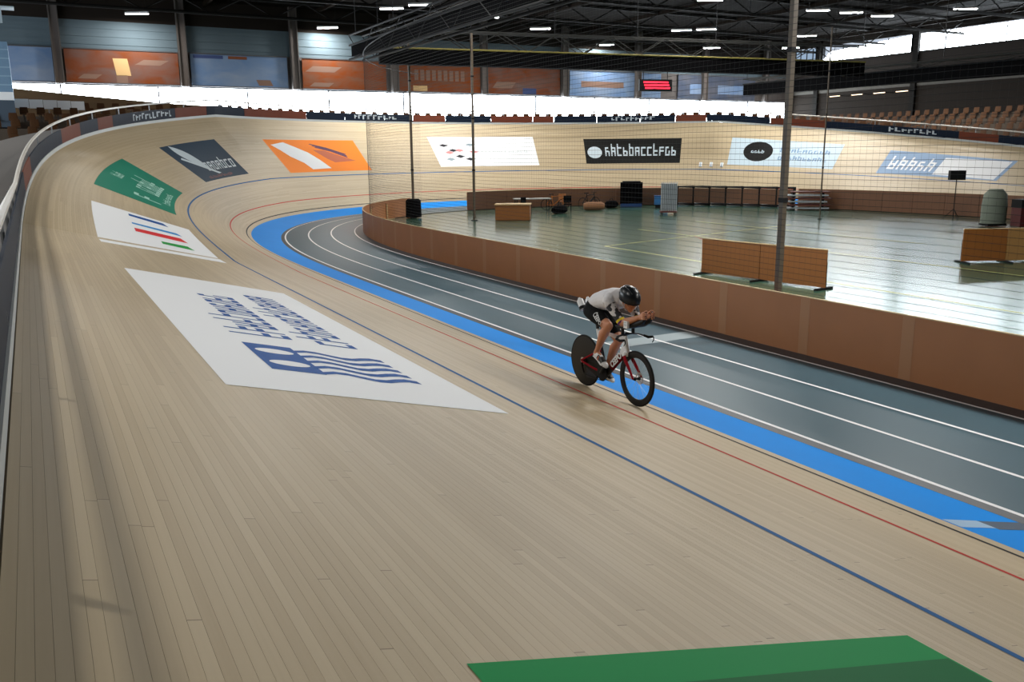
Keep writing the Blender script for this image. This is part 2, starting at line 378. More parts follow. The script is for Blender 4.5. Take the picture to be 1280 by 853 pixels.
t = mural(-3.6, 3.4, M_OR, 'orange brown mural with a small cream figure beside the blue one'); patch(t, 3.4, 8.85, 0.9, 1.1, CREAM, sk=-0.08); patch(t, 3.35, 8.05, 0.7, 0.55, PALE); patch(t, 5.3, 9.2, 1.6, 0.35, PALE, sk=0.3); patch(t, 1.4, 8.2, 1.1, 0.3, PALE, sk=0.2)
t = mural(4.2, 10.9, M_BL, 'long pale blue mural with a dark streak along its top'); patch(t, 1.2, 9.75, 2.0, 0.22, DKBL); patch(t, 3.2, 9.75, 1.3, 0.2, M_OR2); patch(t, 5.0, 8.1, 1.0, 0.4, PALE, sk=-0.1)
t = mural(12.0, 18.5, M_OR2, 'bright orange mural to the right of the long blue one'); patch(t, 1.6, 9.2, 2.2, 0.4, PALE, sk=0.3); patch(t, 1.4, 8.1, 1.5, 0.3, PALE, sk=0.2)
t = mural(19.4, 26.6, M_OR2, 'orange mural with a pale band of lettering, behind the black truss corner')
for j in range(9): patch(t, 1.6+j*0.5, 9.05, 0.33, 0.8, PALE, 'printed_letter')
patch(t, 1.9, 8.05, 1.2, 0.4, CREAM)
t = mural(27.2, 34.2, M_OR, 'brown orange mural with a blue lower spot, under the black truss'); patch(t, 1.6, 8.5, 1.8, 0.5, PALE, sk=0.2); patch(t, 4.0, 8.05, 1.3, 0.5, DKBL)
t = mural(35.2, 45.0, M_BL, 'blue mural directly left of the red display'); patch(t, 3.4, 8.8, 4.5, 0.5, PALE)
t = mural(47.0, 56.5, M_BL2, 'dim grey blue mural furthest right above the window strip'); patch(t, 2.2, 8.7, 1.6, 0.9, M_BL); patch(t, 6.5, 8.7, 3.4, 0.8, M_BL)

# ================================================================ perimeter balustrade along the top of the banking
rail = tag(empty('perimeter_balustrade'), 'low navy advertising balustrade along the top of the wooden banking', 'balustrade')
NAVY = mat('navy_ad_board', srgb(24, 34, 50), 0.5, spec=0.1); RUST = mat('rust_red_ad_board', srgb(112, 60, 44), 0.5, spec=0.1); KICK = mat('pale_kick_board', srgb(190, 196, 196), 0.5)
PALEP = mat('pale_ad_print', srgb(190, 200, 208), 0.5, spec=0.15)
rust = ((44.25, 46.5), (49.25, 53.5), (60.25, 62.25), (65, 68.75), (75.75, 77.5), (81, 84), (91, 93), (24, 26.5), (33, 35.5), (37.5, 39))
pale = ((40.75, 44), (56.5, 59.25), (72, 74.75), (87.25, 90))
def rail_strip(name, m, s0, s1, d, z0, z1, th):
    ss = frange(s0, s1, 0.6); mb = MB()
    rows = [[outer(s, d, z0), outer(s, d, z1), outer(s, d+th, z1), outer(s, d+th, z0), outer(s, d, z0)] for s in ss]
    return grid(rows, 0, mb).build(name, m, rail)
s = -20.0
edges = [-20.0]
cuts = sorted([e for r_ in rust for e in r_])
while s < 149:
    nx = [c for c in cuts if s+0.3 < c <= s+3.6]
    s = nx[0] if nx else min(s+2.5, 149); edges.append(s)
for a, b in zip(edges, edges[1:]):
    mid = (a+b)/2; isr = any(r0 <= mid <= r1 for r0, r1 in rust)
    rail_strip('ad_board', RUST if isr else NAVY, a+0.012, b-0.012, 0.02, 0.12, 0.58, 0.03)
rail_strip('kick_board', KICK, -20, 149, 0.0, 0.0, 0.12, 0.05)
ss = frange(-20, 149, 0.8)
t = MB(); t.tube([outer(s, 0.03, 0.86) for s in ss], 0.042, 6, ref=(0,0,1)); t.build('handrail', mat('pale_handrail', srgb(205, 200, 190), 0.4), rail, True)
for s in frange(-20, 149, 2.6):
    p = outer(s, 0.09, 0); MB().tube([p+Vector((0,0,-0.3)), p+Vector((0,0,0.85))], 0.025, 6).build('rail_post', GREYM, rail)
rng = random.Random(3)
for a, b in pale:                                        # pale lettering on the navy boards
    mb = MB(); x = a+0.1
    while x < b-0.1:
        w = rng.uniform(0.12, 0.3); z0 = rng.choice((0.22, 0.26)); z1 = rng.choice((0.44, 0.5))
        grid([[outer(q, 0.012, z0), outer(q, 0.012, z1)] for q in (x, x+w*0.4)], 0, mb)
        zz = rng.choice((z0, (z0+z1)/2, z1-0.06)); grid([[outer(q, 0.012, zz), outer(q, 0.012, zz+0.06)] for q in (x, x+w)], 0, mb)
        x += w+0.07
    mb.build('ad_lettering', PALEP, rail)['label'] = 'pale blurred lettering'
# walkway behind it
wk = struct(empty('walkway'))
ss = frange(-20, 149, 1.0)
grid([[outer(s, 0.0, -0.02), outer(s, 2.6, -0.02)] for s in ss]).build('walkway_floor', mat('grey_walkway', srgb(92, 88, 84), 0.8), wk)

# ================================================================ sponsor banners on the banking
class Banner:
    def __init__(s, s0, s1, w0, w1, m, label, name='track_banner', sk=0.0):
        s.root = tag(empty(name, surf((s0+s1)/2, w0)), label, 'banner'); s.o = s.root.location.copy()
        ss = frange(s0, s1, 0.35); ws = frange(w0, w1, 0.35)
        s.put('sheet', grid([[surf(a, w, 0.003) for w in ws] for a in ss]), m)
    def put(s, name, mb, m):
        mb.v = [tuple(Vector(v)-s.o) for v in mb.v]; return mb.build(name, m, s.root)
    def poly(s, name, pts, m, lift=0.005):
        """polygon in (s, w): strip between two chains of equal length"""
        a, b = pts; n = 6; rows = []
        for i in range(len(a)-1):
            for t in range(n+(i == len(a)-2)):
                f = t/n; p = (a[i][0]+(a[i+1][0]-a[i][0])*f, a[i][1]+(a[i+1][1]-a[i][1])*f); q = (b[i][0]+(b[i+1][0]-b[i][0])*f, b[i][1]+(b[i+1][1]-b[i][1])*f)
                rows.append([surf(p[0]+(q[0]-p[0])*g/4, p[1]+(q[1]-p[1])*g/4, lift) for g in range(5)])
        return s.put(name, grid(rows), m)
    def marks(s, name, s0, s1, w0, w1, n, m, seed, slant=0.0):
        """letter-like strokes standing in for lettering the photograph smears beyond reading"""
        rg = random.Random(seed); h = w1-w0; st = (s1-s0)/n; mb = MB()
        def bar(a, b, c, d): grid([[surf(q+slant*(w-w0)/h, w, 0.005) for w in (c, (c+d)/2, d)] for q in frange(a, b, 0.2)], 0, mb)
        for k in range(n):
            a = s0+k*st; wd = st*0.74; bw = st*0.2
            tall = w1 if rg.random() < 0.45 else w0+h*0.72
            bar(a, a+bw, w0, tall)
            r_ = rg.random()
            if r_ < 0.75: bar(a+wd-bw, a+wd, w0, w0+h*(0.72 if r_ < 0.5 else 0.4))
            for lv in rg.sample((0, 0.32, 0.6), 2): bar(a+bw, a+wd-bw*(r_ < .75), w0+h*lv, w0+h*(lv+0.13))
        return s.put(name, mb, m)
    def ring(s, name, cs, cw, ra, rb, m, inner=0.0, lift=0.005, n=28):
        mb = MB(); vs = []
        for j in range(n):
            t = 2*PI*j/n; vs += [surf(cs+ra*inner*math.cos(t), cw+rb*inner*math.sin(t), lift), surf(cs+ra*math.cos(t), cw+rb*math.sin(t), lift)]
        mb.add(vs, [(2*j, 2*j+1, (2*j+3) % (2*n), (2*j+2) % (2*n)) for j in range(n)]); return s.put(name, mb, m)
G_GREEN = mat('green_banner_sheet', srgb(16, 148, 78), 0.4, spec=0.15); G_DK = mat('shadow_green_band', srgb(14, 110, 58), 0.4, spec=0.15)
TEAL = mat('teal_green_banner_sheet', srgb(30, 124, 100), 0.45, spec=0.15); TEALP = mat('pale_teal_print', srgb(160, 205, 190), 0.5, spec=0.15)
LOGO_B = mat('royal_blue_print', srgb(20, 84, 160), 0.5); NAVYS = mat('dark_navy_banner_sheet', srgb(46, 66, 84), 0.45, spec=0.15); ICE = mat('ice_white_print', srgb(205, 218, 225), 0.5, spec=0.15)
ORG = mat('orange_banner_sheet', srgb(250, 140, 50), 0.45, spec=0.15); PUR = mat('purple_print', srgb(108, 74, 96), 0.5, spec=0.15); PUR2 = mat('dusky_orange_print', srgb(200, 112, 82), 0.5, spec=0.15)
BLK = mat('black_banner_sheet', (0.016, 0.016, 0.015), 0.45, spec=0.15); LBL = mat('light_blue_banner_sheet', srgb(192, 210, 220), 0.45, spec=0.15); MBL = mat('mid_blue_print', srgb(120, 150, 184), 0.5, spec=0.15)
W2 = WHITE_SHEET
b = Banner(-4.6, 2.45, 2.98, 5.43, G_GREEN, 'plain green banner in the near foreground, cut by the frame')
b.poly('shadow_band', ([(1.62, 3.0), (1.62, 5.41)], [(2.22, 3.0), (2.22, 5.41)]), G_DK)  # darker green paints in the shadow band across the sheet
b = Banner(6.75, 14.95, 2.86, 5.42, W2, 'large white banner with a blue flag emblem and two lines of blue lettering')
b.poly('emblem', ([(7.64, 4.33), (7.64, 4.84)], [(8.96, 4.33), (8.96, 4.84)]), LOGO_B)
for c in (8.0, 8.6): b.ring('emblem_lens', c, 4.585, 0.13, 0.195, W2, lift=0.007)
for j, c in enumerate((7.76, 8.02, 8.28, 8.54, 8.8)):          # wavy tail of the emblem
    a_ = [(c-0.1+0.09*math.sin(k*1.1), 4.33-k*0.125) for k in range(9)]; b_ = [(p+0.11+0.004*k, q) for k, (p, q) in enumerate(a_)]
    b.poly('emblem_wave', (a_, b_), LOGO_B)
b.marks('lettering', 9.55, 13.0, 4.14, 4.84, 11, LOGO_B, 1); b.marks('lettering', 9.5, 13.7, 3.38, 4.02, 13, LOGO_B, 2)
b = Banner(19.9, 25.9, 2.86, 5.42, W2, 'white banner with streaks of blue, red and green behind the large white one')
for (q0, q1, w0, w1, m) in ((25.0, 25.5, 3.5, 4.5, LOGO_B), (23.7, 24.1, 3.3, 4.5, mat('sky_blue_print', srgb(60, 150, 215), 0.5, spec=0.15)), (22.6, 23.25, 3.3, 4.5, mat('red_print', srgb(222, 50, 54), 0.5, spec=0.15)), (21.5, 22.0, 3.3, 4.0, mat('green_print', srgb(40, 160, 70), 0.5, spec=0.15))):
    b.poly('colour_stripe', ([(q0, w0), (q0+0.15, w1)], [(q1, w0+0.1), (q1, w1)]), m)
b = Banner(29.0, 35.9, 2.95, 5.42, TEAL, 'teal green banner with pale lettering where the curve begins')
b.marks('lettering', 32.0, 34.6, 3.5, 4.6, 6, TEALP, 5); b.marks('lettering', 30.2, 30.9, 3.4, 4.6, 1, TEALP, 6); b.marks('small_lettering', 32.3, 33.2, 4.8, 5.2, 4, TEALP, 7); b.marks('small_lettering', 30.9, 34.0, 3.1, 3.35, 9, TEALP, 8)
b = Banner(40.5, 45.5, 2.98, 5.42, NAVYS, 'navy banner with a white leaf emblem on the far curve')
lf = [(41.35+0.165*k, 5.4-0.235*k) for k in range(9)]; half = [0.0, 0.14, 0.22, 0.25, 0.24, 0.2, 0.14, 0.08, 0.03]
b.poly('leaf_emblem', ([(p-h*1.6, q-h*0.4) for (p, q), h in zip(lf, half)], [(p+h*1.6, q+h*0.4) for (p, q), h in zip(lf, half)]), ICE)
b.marks('lettering', 42.3, 45.2, 3.55, 4.3, 7, ICE, 9, 0.25); b.poly('leaf_stroke', ([(41.0, 4.5), (42.9, 3.3)], [(41.2, 4.6), (43.2, 3.32)]), ICE)
b.marks('small_lettering', 41.5, 44.2, 3.1, 3.28, 10, mat('dull_red_print', srgb(130, 84, 84), 0.5, spec=0.15), 10)
b = Banner(49.2, 55.7, 2.8, 5.3, ORG, 'orange banner with a white bird-like shape and purple strokes')
b.poly('white_shape', ([(49.5, 4.9), (49.9, 4.5), (50.3, 4.0), (51.0, 3.5), (51.3, 3.0)], [(50.6, 5.1), (51.2, 4.75), (51.9, 4.3), (52.4, 3.7), (52.8, 3.05)]), W2)
for j in range(3): b.poly('purple_stroke', ([(52.4+j*0.12, 4.95-j*0.13), (53.4+j*0.1, 4.6-j*0.12), (54.5, 4.1-j*0.12)], [(52.5+j*0.12, 4.99-j*0.13), (53.5+j*0.1, 4.68-j*0.12), (54.6, 4.16-j*0.12)]), PUR)
b.poly('dusky_shape', ([(52.4, 4.5), (53.0, 3.8), (53.4, 3.5)], [(53.2, 4.45), (54.3, 3.9), (55.0, 3.6)]), PUR2)
b = Banner(60.7, 67.3, 2.95, 5.64, W2, 'white banner with a small black and red checked emblem on the far bend')
for (q, w, m) in ((61.5, 4.85, 'k'), (62.0, 4.4, 'k'), (62.3, 3.85, 'k'), (61.7, 4.2, 'r'), (62.4, 4.4, 'r'), (62.9, 3.6, 'k'), (63.2, 4.9, 'g'), (61.6, 3.6, 'g'), (63.3, 4.25, 'r')):
    b.poly('emblem_mark', ([(q-0.3, w), (q, w-0.14)], [(q, w+0.14), (q+0.35, w)]), {'k': PAINT_BLACK, 'r': mat('pale_red_print', srgb(225, 140, 140), 0.5, spec=0.15), 'g': mat('pale_grey_print', srgb(150, 165, 172), 0.5, spec=0.15)}[m])
b.marks('lettering', 63.8, 66.8, 4.1, 4.4, 12, mat('faint_grey_print', srgb(205, 212, 214), 0.5, spec=0.15), 11)
b = Banner(70.35, 76.2, 3.05, 5.4, BLK, 'black banner with white lettering beside the white checked one')
b.marks('lettering', 71.6, 76.0, 3.75, 4.9, 12, ICE, 12); b.ring('emblem_disc', 70.95, 4.1, 0.45, 0.55, ICE, 0.0)
b = Banner(79.1, 85.4, 2.95, 5.5, LBL, 'light blue banner with a round black emblem')
b.ring('round_emblem', 80.75, 4.3, 0.85, 0.95, BLK); b.marks('emblem_lettering', 80.35, 81.15, 4.15, 4.45, 4, LBL, 13).location = tuple(Vector((-math.cos(path(80)[2])*-1, math.sin(path(80)[2])*-1, 1)).normalized()*0.004)
b.marks('lettering', 82.0, 84.9, 4.35, 4.8, 9, MBL, 14); b.marks('lettering', 82.0, 84.9, 3.6, 4.05, 10, MBL, 15)
b = Banner(88.0, 94.7, 2.8, 5.25, mat('blue_grey_banner_sheet', srgb(150, 175, 205), 0.45, spec=0.15), 'blue grey banner with thick white lettering, rightmost on the far straight')
b.marks('lettering', 88.4, 91.0, 3.3, 4.7, 5, W2, 16); b.poly('white_field', ([(91.1, 3.0), (91.1, 4.9)], [(94.5, 2.9), (94.5, 5.1)]), W2)
# three white blocks in place of bright spots of light by the stayers line
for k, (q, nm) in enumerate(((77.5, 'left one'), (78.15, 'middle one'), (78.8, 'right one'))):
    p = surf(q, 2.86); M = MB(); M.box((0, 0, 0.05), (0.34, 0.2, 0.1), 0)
    o = empty('light_spot', p); tag(o, 'white block for a spot of light on the far banking, %s of three' % nm, 'pad', 'three light spots on the far bend')
    M.build('spot_block', WHITE_SHEET, o); MB().box((0, 0, 0.104), (0.34, 0.06, 0.008)).build('strap', LBL, o)
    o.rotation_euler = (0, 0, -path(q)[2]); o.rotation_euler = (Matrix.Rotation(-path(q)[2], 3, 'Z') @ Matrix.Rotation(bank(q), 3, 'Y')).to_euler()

# ================================================================ board fence inside the apron
def fence_panel(root, s0, s1, d, z0, z1, m, cap=True):
    o = root.location; mb = MB(); ss = frange(s0, s1, 0.5); th = 0.03
    ring = ((d, z0), (d, z1-0.015), (d+th, z1-0.015), (d+th, z0))
    rows = [[offs(q, a, z)-o for a, z in ring] for q in ss]; n = 4; k = len(ss)
    vs = [p for r_ in rows for p in r_]
    fs = [(i*n+j, (i+1)*n+j, (i+1)*n+(j+1) % n, i*n+(j+1) % n) for i in range(k-1) for j in range(n)]+[(0,1,2,3), tuple((k-1)*n+j for j in (3,2,1,0))]
    mb.add(vs, fs, 0)
    if cap:
        rows = [[offs(q, d-0.004, z1-0.015)-o, offs(q, d-0.004, z1)-o, offs(q, d+th+0.004, z1)-o, offs(q, d+th+0.004, z1-0.015)-o] for q in ss]
        grid(rows, 1, mb)
    return mb.build('panel', [m, PLY_EDGE], root)
def joint(root, s, d, z0, z1, w=0.2):
    o = root.location; mb = MB()
    rows = [[offs(q, d-0.003, z)-o for z in (z0, z1)] for q in (s-w/2, s, s+w/2)]; rows2 = [[offs(q, d, z)-o for z in (z0, z1)] for q in (s-w/2, s, s+w/2)]
    grid([[b_, a_, a2, b2] for (a_, a2), (b_, b2) in zip(rows, rows2)], 0, mb)
    return mb.build('joint_strip', STRIP, root)
FD, FZ0, FZ1 = 4.57, -0.28, 0.69
fence = tag(empty('board_fence', offs(10, FD, FZ0)), 'long brown board fence between the grey lanes and the infield', 'fence')
spos = [-3.6+1.95*k for k in range(29)]
for a, b_ in zip(spos, spos[1:]): fence_panel(fence, a+0.004, b_-0.004, FD, FZ0, FZ1, PLY)
for a in spos: joint(fence, a, FD, FZ0+0.01, FZ1-0.02)
for a in spos[::2]:
    p = offs(a, FD+0.05, FZ0)-fence.location; MB().box(p+Vector((0.22, 0, 0.02)), (0.44, 0.06, 0.04)).box(p+Vector((0.03, 0, 0.4)), (0.06, 0.06, 0.8)).build('brace', PLY_EDGE, fence)
fence2 = tag(empty('board_fence', offs(90, FD, FZ0)), 'dark brown board fence on the far side of the infield, right of the framed barrier', 'fence')
PLY2 = mat('dark_brown_plywood', srgb(112, 76, 52), 0.5, noise=0.1)
sp2 = [86.2+1.95*k for k in range(14)]
for a, b_ in zip(sp2, sp2[1:]): fence_panel(fence2, a+0.01, b_-0.01, FD, FZ0, FZ1+0.15, PLY2)
for a in sp2: joint(fence2, a, FD, FZ0+0.01, FZ1+0.12, 0.12)
fence3 = tag(empty('board_fence', offs(66, FD, FZ0)), 'brown board fence behind the table and bikes on the far bend', 'fence')
sp3 = [57.8+1.95*k for k in range(10)]
for a, b_ in zip(sp3, sp3[1:]): fence_panel(fence3, a+0.01, b_-0.01, FD, FZ0, FZ1+0.1, PLY2)
for a in sp3: joint(fence3, a, FD, FZ0+0.01, FZ1+0.08, 0.12)
fence4 = tag(empty('framed_barrier', offs(81, FD, FZ0)), 'brown barrier in a black frame on the far side of the infield', 'barrier')
sp4 = [76.6+1.32*k for k in range(8)]
for a, b_ in zip(sp4, sp4[1:]): fence_panel(fence4, a+0.06, b_-0.06, FD, FZ0+0.15, FZ1+0.1, PLY2, False)
for a in sp4:
    p = offs(a, FD-0.02, FZ0)-fence4.location; MB().box(p+Vector((0, 0, 0.6)), (0.12, 0.12, 1.2)).build('frame_post', BLACKM, fence4)
for z, h in ((0.08, 0.16), (1.14, 0.14)):
    mb = MB()
    for a, b_ in zip(sp4, sp4[1:]):
        mb.tube([offs(a, FD-0.02, FZ0+z)-fence4.location, offs(b_, FD-0.02, FZ0+z)-fence4.location], (0.05, h/2), 4, ref=(1,0,0))
    mb.build('frame_rail', BLACKM, fence4)

# ================================================================ safety net behind the near fence
ND, NZ0, NZ1 = 4.9, -0.2, 7.2
net = tag(empty('safety_net', offs(10, ND, 0)), 'tall black safety net hanging behind the near board fence', 'net')
CORD = mat('black_net_cord', (0.02, 0.02, 0.02), 0.8)
ss = frange(-3, 52, 1.0); mb = MB()
for k in range(int((NZ1-0.6)/0.1)):
    z = 0.6+k*0.1; sag = 0.0
    pts = [offs(q, ND, z-0.018*math.sin(PI*((q+3) % 5.5)/5.5))-net.location for q in frange(-3, 52, 1.1)]
    mb.tube(pts, 0.0036, 3, ref=(0,0,1), caps=False)
mb.build('horizontal_cords', CORD, net)['kind'] = 'stuff'
mb = MB()
for q in frange(-3, 52, 0.12):
    p = offs(q, ND, 0)-net.location; mb.tube([p+Vector((0,0,0.55)), p+Vector((0,0,NZ1))], 0.0010, 3, ref=(1,0,0), caps=False)
mb.build('vertical_cords', CORD, net)['kind'] = 'stuff'
mb = MB(); mb.tube([offs(q, ND, NZ1)-net.location for q in ss], 0.02, 5, ref=(0,0,1)); mb.build('top_cable', BLACKM, net)
def net_post(p, w, label, pad=False, h=9.0, top=None):
    t = tag(empty('net_post', p), label, 'post')
    MB().box((0, 0, h/2), (w, w, h), 0).build('shaft', mat('dark_post_metal', srgb(92, 80, 66), 0.6), t)
    MB().box((0, 0, 0.02), (w*2.5, w*2.5, 0.04)).build('base_plate', BLACKM, t)
    if pad: MB().tube([(0,0,0.04),(0,0,0.9),(0,0,1.0)], [0.42, 0.4, 0.3], 14, ref=(1,0,0)).build('padding', BLACKCLOTH, t, True)
    for z in (2.5, 5.0, 7.0): MB().box((0, 0, z), (w*1.25, w*1.25, 0.08)).build('clamp_band', BLACKM, t)
net_post(offs(11.15, 5.06, -0.3), 0.095, 'dark net post rising behind the fence in front of the near brown boards')
net_post(offs(49.2, 5.5, -0.3), 0.1, 'dark net post with a black padded foot where the fence bends away', True)
net_post(Vector((13.05, 39.6, -0.3)), 0.1, 'dark slim post beside the wooden table on the infield')
net_post(Vector((27.5, 30.5, -0.3)), 0.05, 'very thin dark pole standing mid infield, towards the right')

# ================================================================ stadium seats
SEATM = mat('tan_seat_shell', srgb(66, 39, 14), 0.7, spec=0.2); SEATL = mat('dark_seat_leg', (0.03, 0.028, 0.026), 0.6)
def seat_proto():
    t = empty('stadium_seat')
    m = MB(); m.tube([(0, -0.05, 0.42), (0, 0.12, 0.45), (0, 0.2, 0.47)], [(0.22, 0.02), (0.22, 0.022), (0.2, 0.02)], 8, ref=(1,0,0)); m.build('seat', SEATM, t)
    m = MB(); m.tube([(0, 0.2, 0.44), (0, 0.24, 0.62), (0, 0.27, 0.84)], [(0.21, 0.02), (0.22, 0.022), (0.19, 0.015)], 8, ref=(1,0,0)); m.build('backrest', SEATM, t)
    m = MB(); m.box((0, 0.15, 0.22), (0.06, 0.06, 0.44)); m.build('leg', SEATL, t)
    return t
seat0 = seat_proto(); first = [True]
def seat(p, rz, label, group):
    o = seat0 if first[0] else copy_tree(seat0); first[0] = False
    o.location = p; o.rotation_euler = (0, 0, rz); tag(o, label, 'seat', group)
STEP = mat('dark_stand_step', srgb(70, 58, 46), 0.8)
st = struct(empty('stand_step'))
LR = 'tan stand seat behind the far straight, under the hazy windows'
for k in range(6):
    x = 48.6+0.95*k; z = 3.0+0.42*k
    MB().box((x+0.1, 45, z/2-0.15), (0.95, 40, z+0.3)).build('step', STEP, st)
    for j in range(30): seat((x-0.1, 33.5+0.8*j+0.4*(k % 2), z), -PI/2, LR, 'seats in the right stand')
MB().box((57.5, 45, 2.6), (8, 40, 5.8)).build('step', STEP, st)
LF = 'tan seat in the single row behind the far bend, against the bright windows'
for k in range(62):
    q = 49.5+0.62*k*0.62/0.62; p = outer(q, 1.6, -0.02); seat(p, -path(q)[2]+PI/2-0, LF, 'seats behind the far bend')
LL = 'tan brown seat in the stand at the far left corner'
xm = (-6.0, -5.2, -4.2, -2.6, 0.5, 3.0)
for k in range(6):
    y = 46+2.9*k; z = 3.2+0.44*k
    MB().box(((-16+xm[k])/2, y+1.3, z/2-0.15), (xm[k]+16.6, 2.9, z+0.3)).build('step', STEP, st)
    x = xm[k]
    while x > -9.0:
        seat((x, y, z), 0, LL, 'seats in the left stand'); x -= 0.85
sb = MB(); sb.add([(-12,63.4,4.5),(9,63.4,4.5),(9,63.4,6.15),(2,63.4,6.45),(-3,63.4,6.85),(-9,63.4,7.4),(-12,63.4,7.4)]+[(x,63.6,z) for x,z in ((-12,4.5),(9,4.5),(9,6.15),(2,6.45),(-3,6.85),(-9,7.4),(-12,7.4))], [(0,1,2,3,4,5,6),(13,12,11,10,9,8,7)]+[(i,i+7,(i+1)%7+7,(i+1)%7) for i in range(7)])
sb.build('stand_back', mat('brown_stand_back', srgb(96, 72, 44), 0.8, noise=0.25, nscale=1.2, stretch=(1,1,6)), st)
t = tag(empty('stand_parapet', (-5.0, 58.6, 5.42)), 'white parapet board between seat rows in the far left stand', 'parapet')
for k in range(5): MB().box((-1.35+k*0.72, 0.0, 0.62-0.02*k), (0.7, 0.05, 0.5)).build('board', mat('white_gloss_board', (0.88, 0.88, 0.88), 0.3), t)
for k in range(3): MB().box((-1.5+k*1.5, 0.05, 0.25), (0.06, 0.06, 0.5)).build('post', GREYM, t)
t = tag(empty('viewing_cabin', (-8.3, 56.5, 4.6)), 'blue grey cabin with a white sill at the left edge', 'cabin')
MB().box((0, 0, 2.9), (3.2, 3, 3.0)).build('body', mat('blue_grey_cabin_panel', srgb(110, 140, 166), 0.6, noise=0.1), t)
MB().box((0, 0, 0.7), (3.2, 3, 1.4)).build('base', mat('dark_blue_cabin_base', srgb(60, 74, 88), 0.6), t)
MB().box((0, -1.55, 1.62), (3.2, 0.1, 0.42)).build('sill', mat('white_gloss_board', (0.88, 0.88, 0.88), 0.3), t)
for k in range(5): MB().box((0, -1.53, 2.2+k*0.45), (3.2, 0.05, 0.06)).build('slat', mat('pale_blue_slat', srgb(140, 168, 190), 0.6), t)
t = tag(empty('hanging_box', (-7.3, 50, 9.3)), 'pale grey box hanging below the roof at the top left', 'equipment')
MB().box((0, 0, 0.35), (1.1, 0.8, 0.6)).build('housing', mat('pale_grey_housing', srgb(168, 182, 190), 0.5), t)
MB().box((0.2, -0.1, 0.68), (1.8, 1.0, 0.06)).build('lid', mat('pale_grey_housing', srgb(168, 182, 190), 0.5), t)
MB().tube([(0,0,0.7),(0,0,4.0)], 0.03, 6).build('hanger', BLACKM, t)

# ================================================================ lamps, trusses and display under the roof
LAMP = emit('lamp_diffuser', (1.0, 0.98, 0.94), LAMP_POWER)
LAMP_SIDE = emit('lamp_side_glow', (1.0, 0.96, 0.9), 10.0)
def lamp_proto():  # floodlights drawn long, in the shape of their blurred light streaks
    t = empty('ceiling_lamp')
    MB().box((0, 0, 0.07), (1.5, 0.2, 0.1)).build('housing', mat('lamp_housing', (0.5, 0.5, 0.5), 0.5), t)
    MB().box((0, 0, 0.0), (1.46, 0.18, 0.04)).build('diffuser', LAMP_SIDE, t)
    MB().add([(-0.72,-0.085,-0.0205),(-0.72,0.085,-0.0205),(0.72,0.085,-0.0205),(0.72,-0.085,-0.0205)], [(0,1,2,3)]).build('lens', LAMP, t)
    m = MB()
    for x in (-0.6, 0.6): m.tube([(x, 0, 0.12), (x, 0, 1.35)], 0.01, 4)
    m.build('hanger', BLACKM, t); return t
lamp0 = lamp_proto(); lf_ = [True]
def lamp(x, y, z=12.0, label='slim white streak-shaped lamp hanging under the dark roof', group='ceiling lamps'):
    o = lamp0 if lf_[0] else copy_tree(lamp0); lf_[0] = False
    o.location = (x, y, z); o.rotation_euler = (0, 0, R(-31)); tag(o, label, 'lamp', group)
LL_ = 'white streak-shaped lamp '
for x, y, lb in ((0.8, 63.5, 'at the upper left above the orange brown mural'), (13.7, 64.5, 'above the bright orange mural'), (14.8, 54.5, 'lower left one of the pair beside the open truss'),
    (15.9, 52.4, 'upper right one of the pair beside the open truss'), (28.0, 58.4, 'above the left half of the draped black truss'), (38.1, 64.6, 'close over the draped black truss, mid picture'),
    (38.2, 54.6, 'left one of the pair above the red display'), (39.6, 53.4, 'right one of the pair above the red display'), (48.1, 62.5, 'just over the draped truss, right of the red display'),
    (31.0, 43.2, 'cut by the top edge above the red display'), (40.2, 43.2, 'left one of the row of three at the top right'), (43.0, 42.9, 'middle one of the row of three at the top right'),
    (46.2, 43.0, 'right one of the row of three at the top right'), (48.6, 38.5, 'far right, just above the bright roof-side windows'), (49.6, 52.9, 'below the row of three at the top right'),
    (54.7, 59.5, 'at the tip of the hazy window pane'), (22.0, 55.2, 'among the bars of the open truss')): lamp(x, y, 12.0, LL_+lb, 'ceiling lamps in view')
for x, y in ((-10.8, 8), (-10.8, 20), (-10.8, 36), (4, 30), (13, 26), (13, 36), (22, 21), (25, 36)): lamp(x, y, 12.0, 'unseen white lamp above the frame, added to light the track and infield', 'unseen ceiling lamps above the frame')  # unseen lamps: left row follows the rail shadow, others added to brighten
for y in (-2, 4, 10, 16.5): lamp(8.6, y, 7.45, 'unseen white lamp added under the overhead open truss to brighten the track', 'added truss lamps above the frame')  # unseen lamps added to brighten the near boards, fading towards the rail
for j, (y, nm) in enumerate(((58.9, 'leftmost'), (56.4, 'second'), (54.0, 'third'), (51.7, 'rightmost'))):
    t = tag(empty('wall_lamp', (60.0, y, 7.9)), 'small warm lamp over the right stand, %s of four' % nm, 'lamp', 'lamps over the right stand')
    MB().box((0, 0, 0), (0.12, 1.3, 0.06), R(-10)).build('diffuser', emit('warm_small_lamp', (1.0, 0.75, 0.5), 2.5), t)
    MB().box((1.0, 0, 0.06), (2.2, 0.1, 0.05)).build('bracket', BLACKM, t)
YEL = mat('yellow_chord_tube', srgb(150, 138, 70), 0.6)
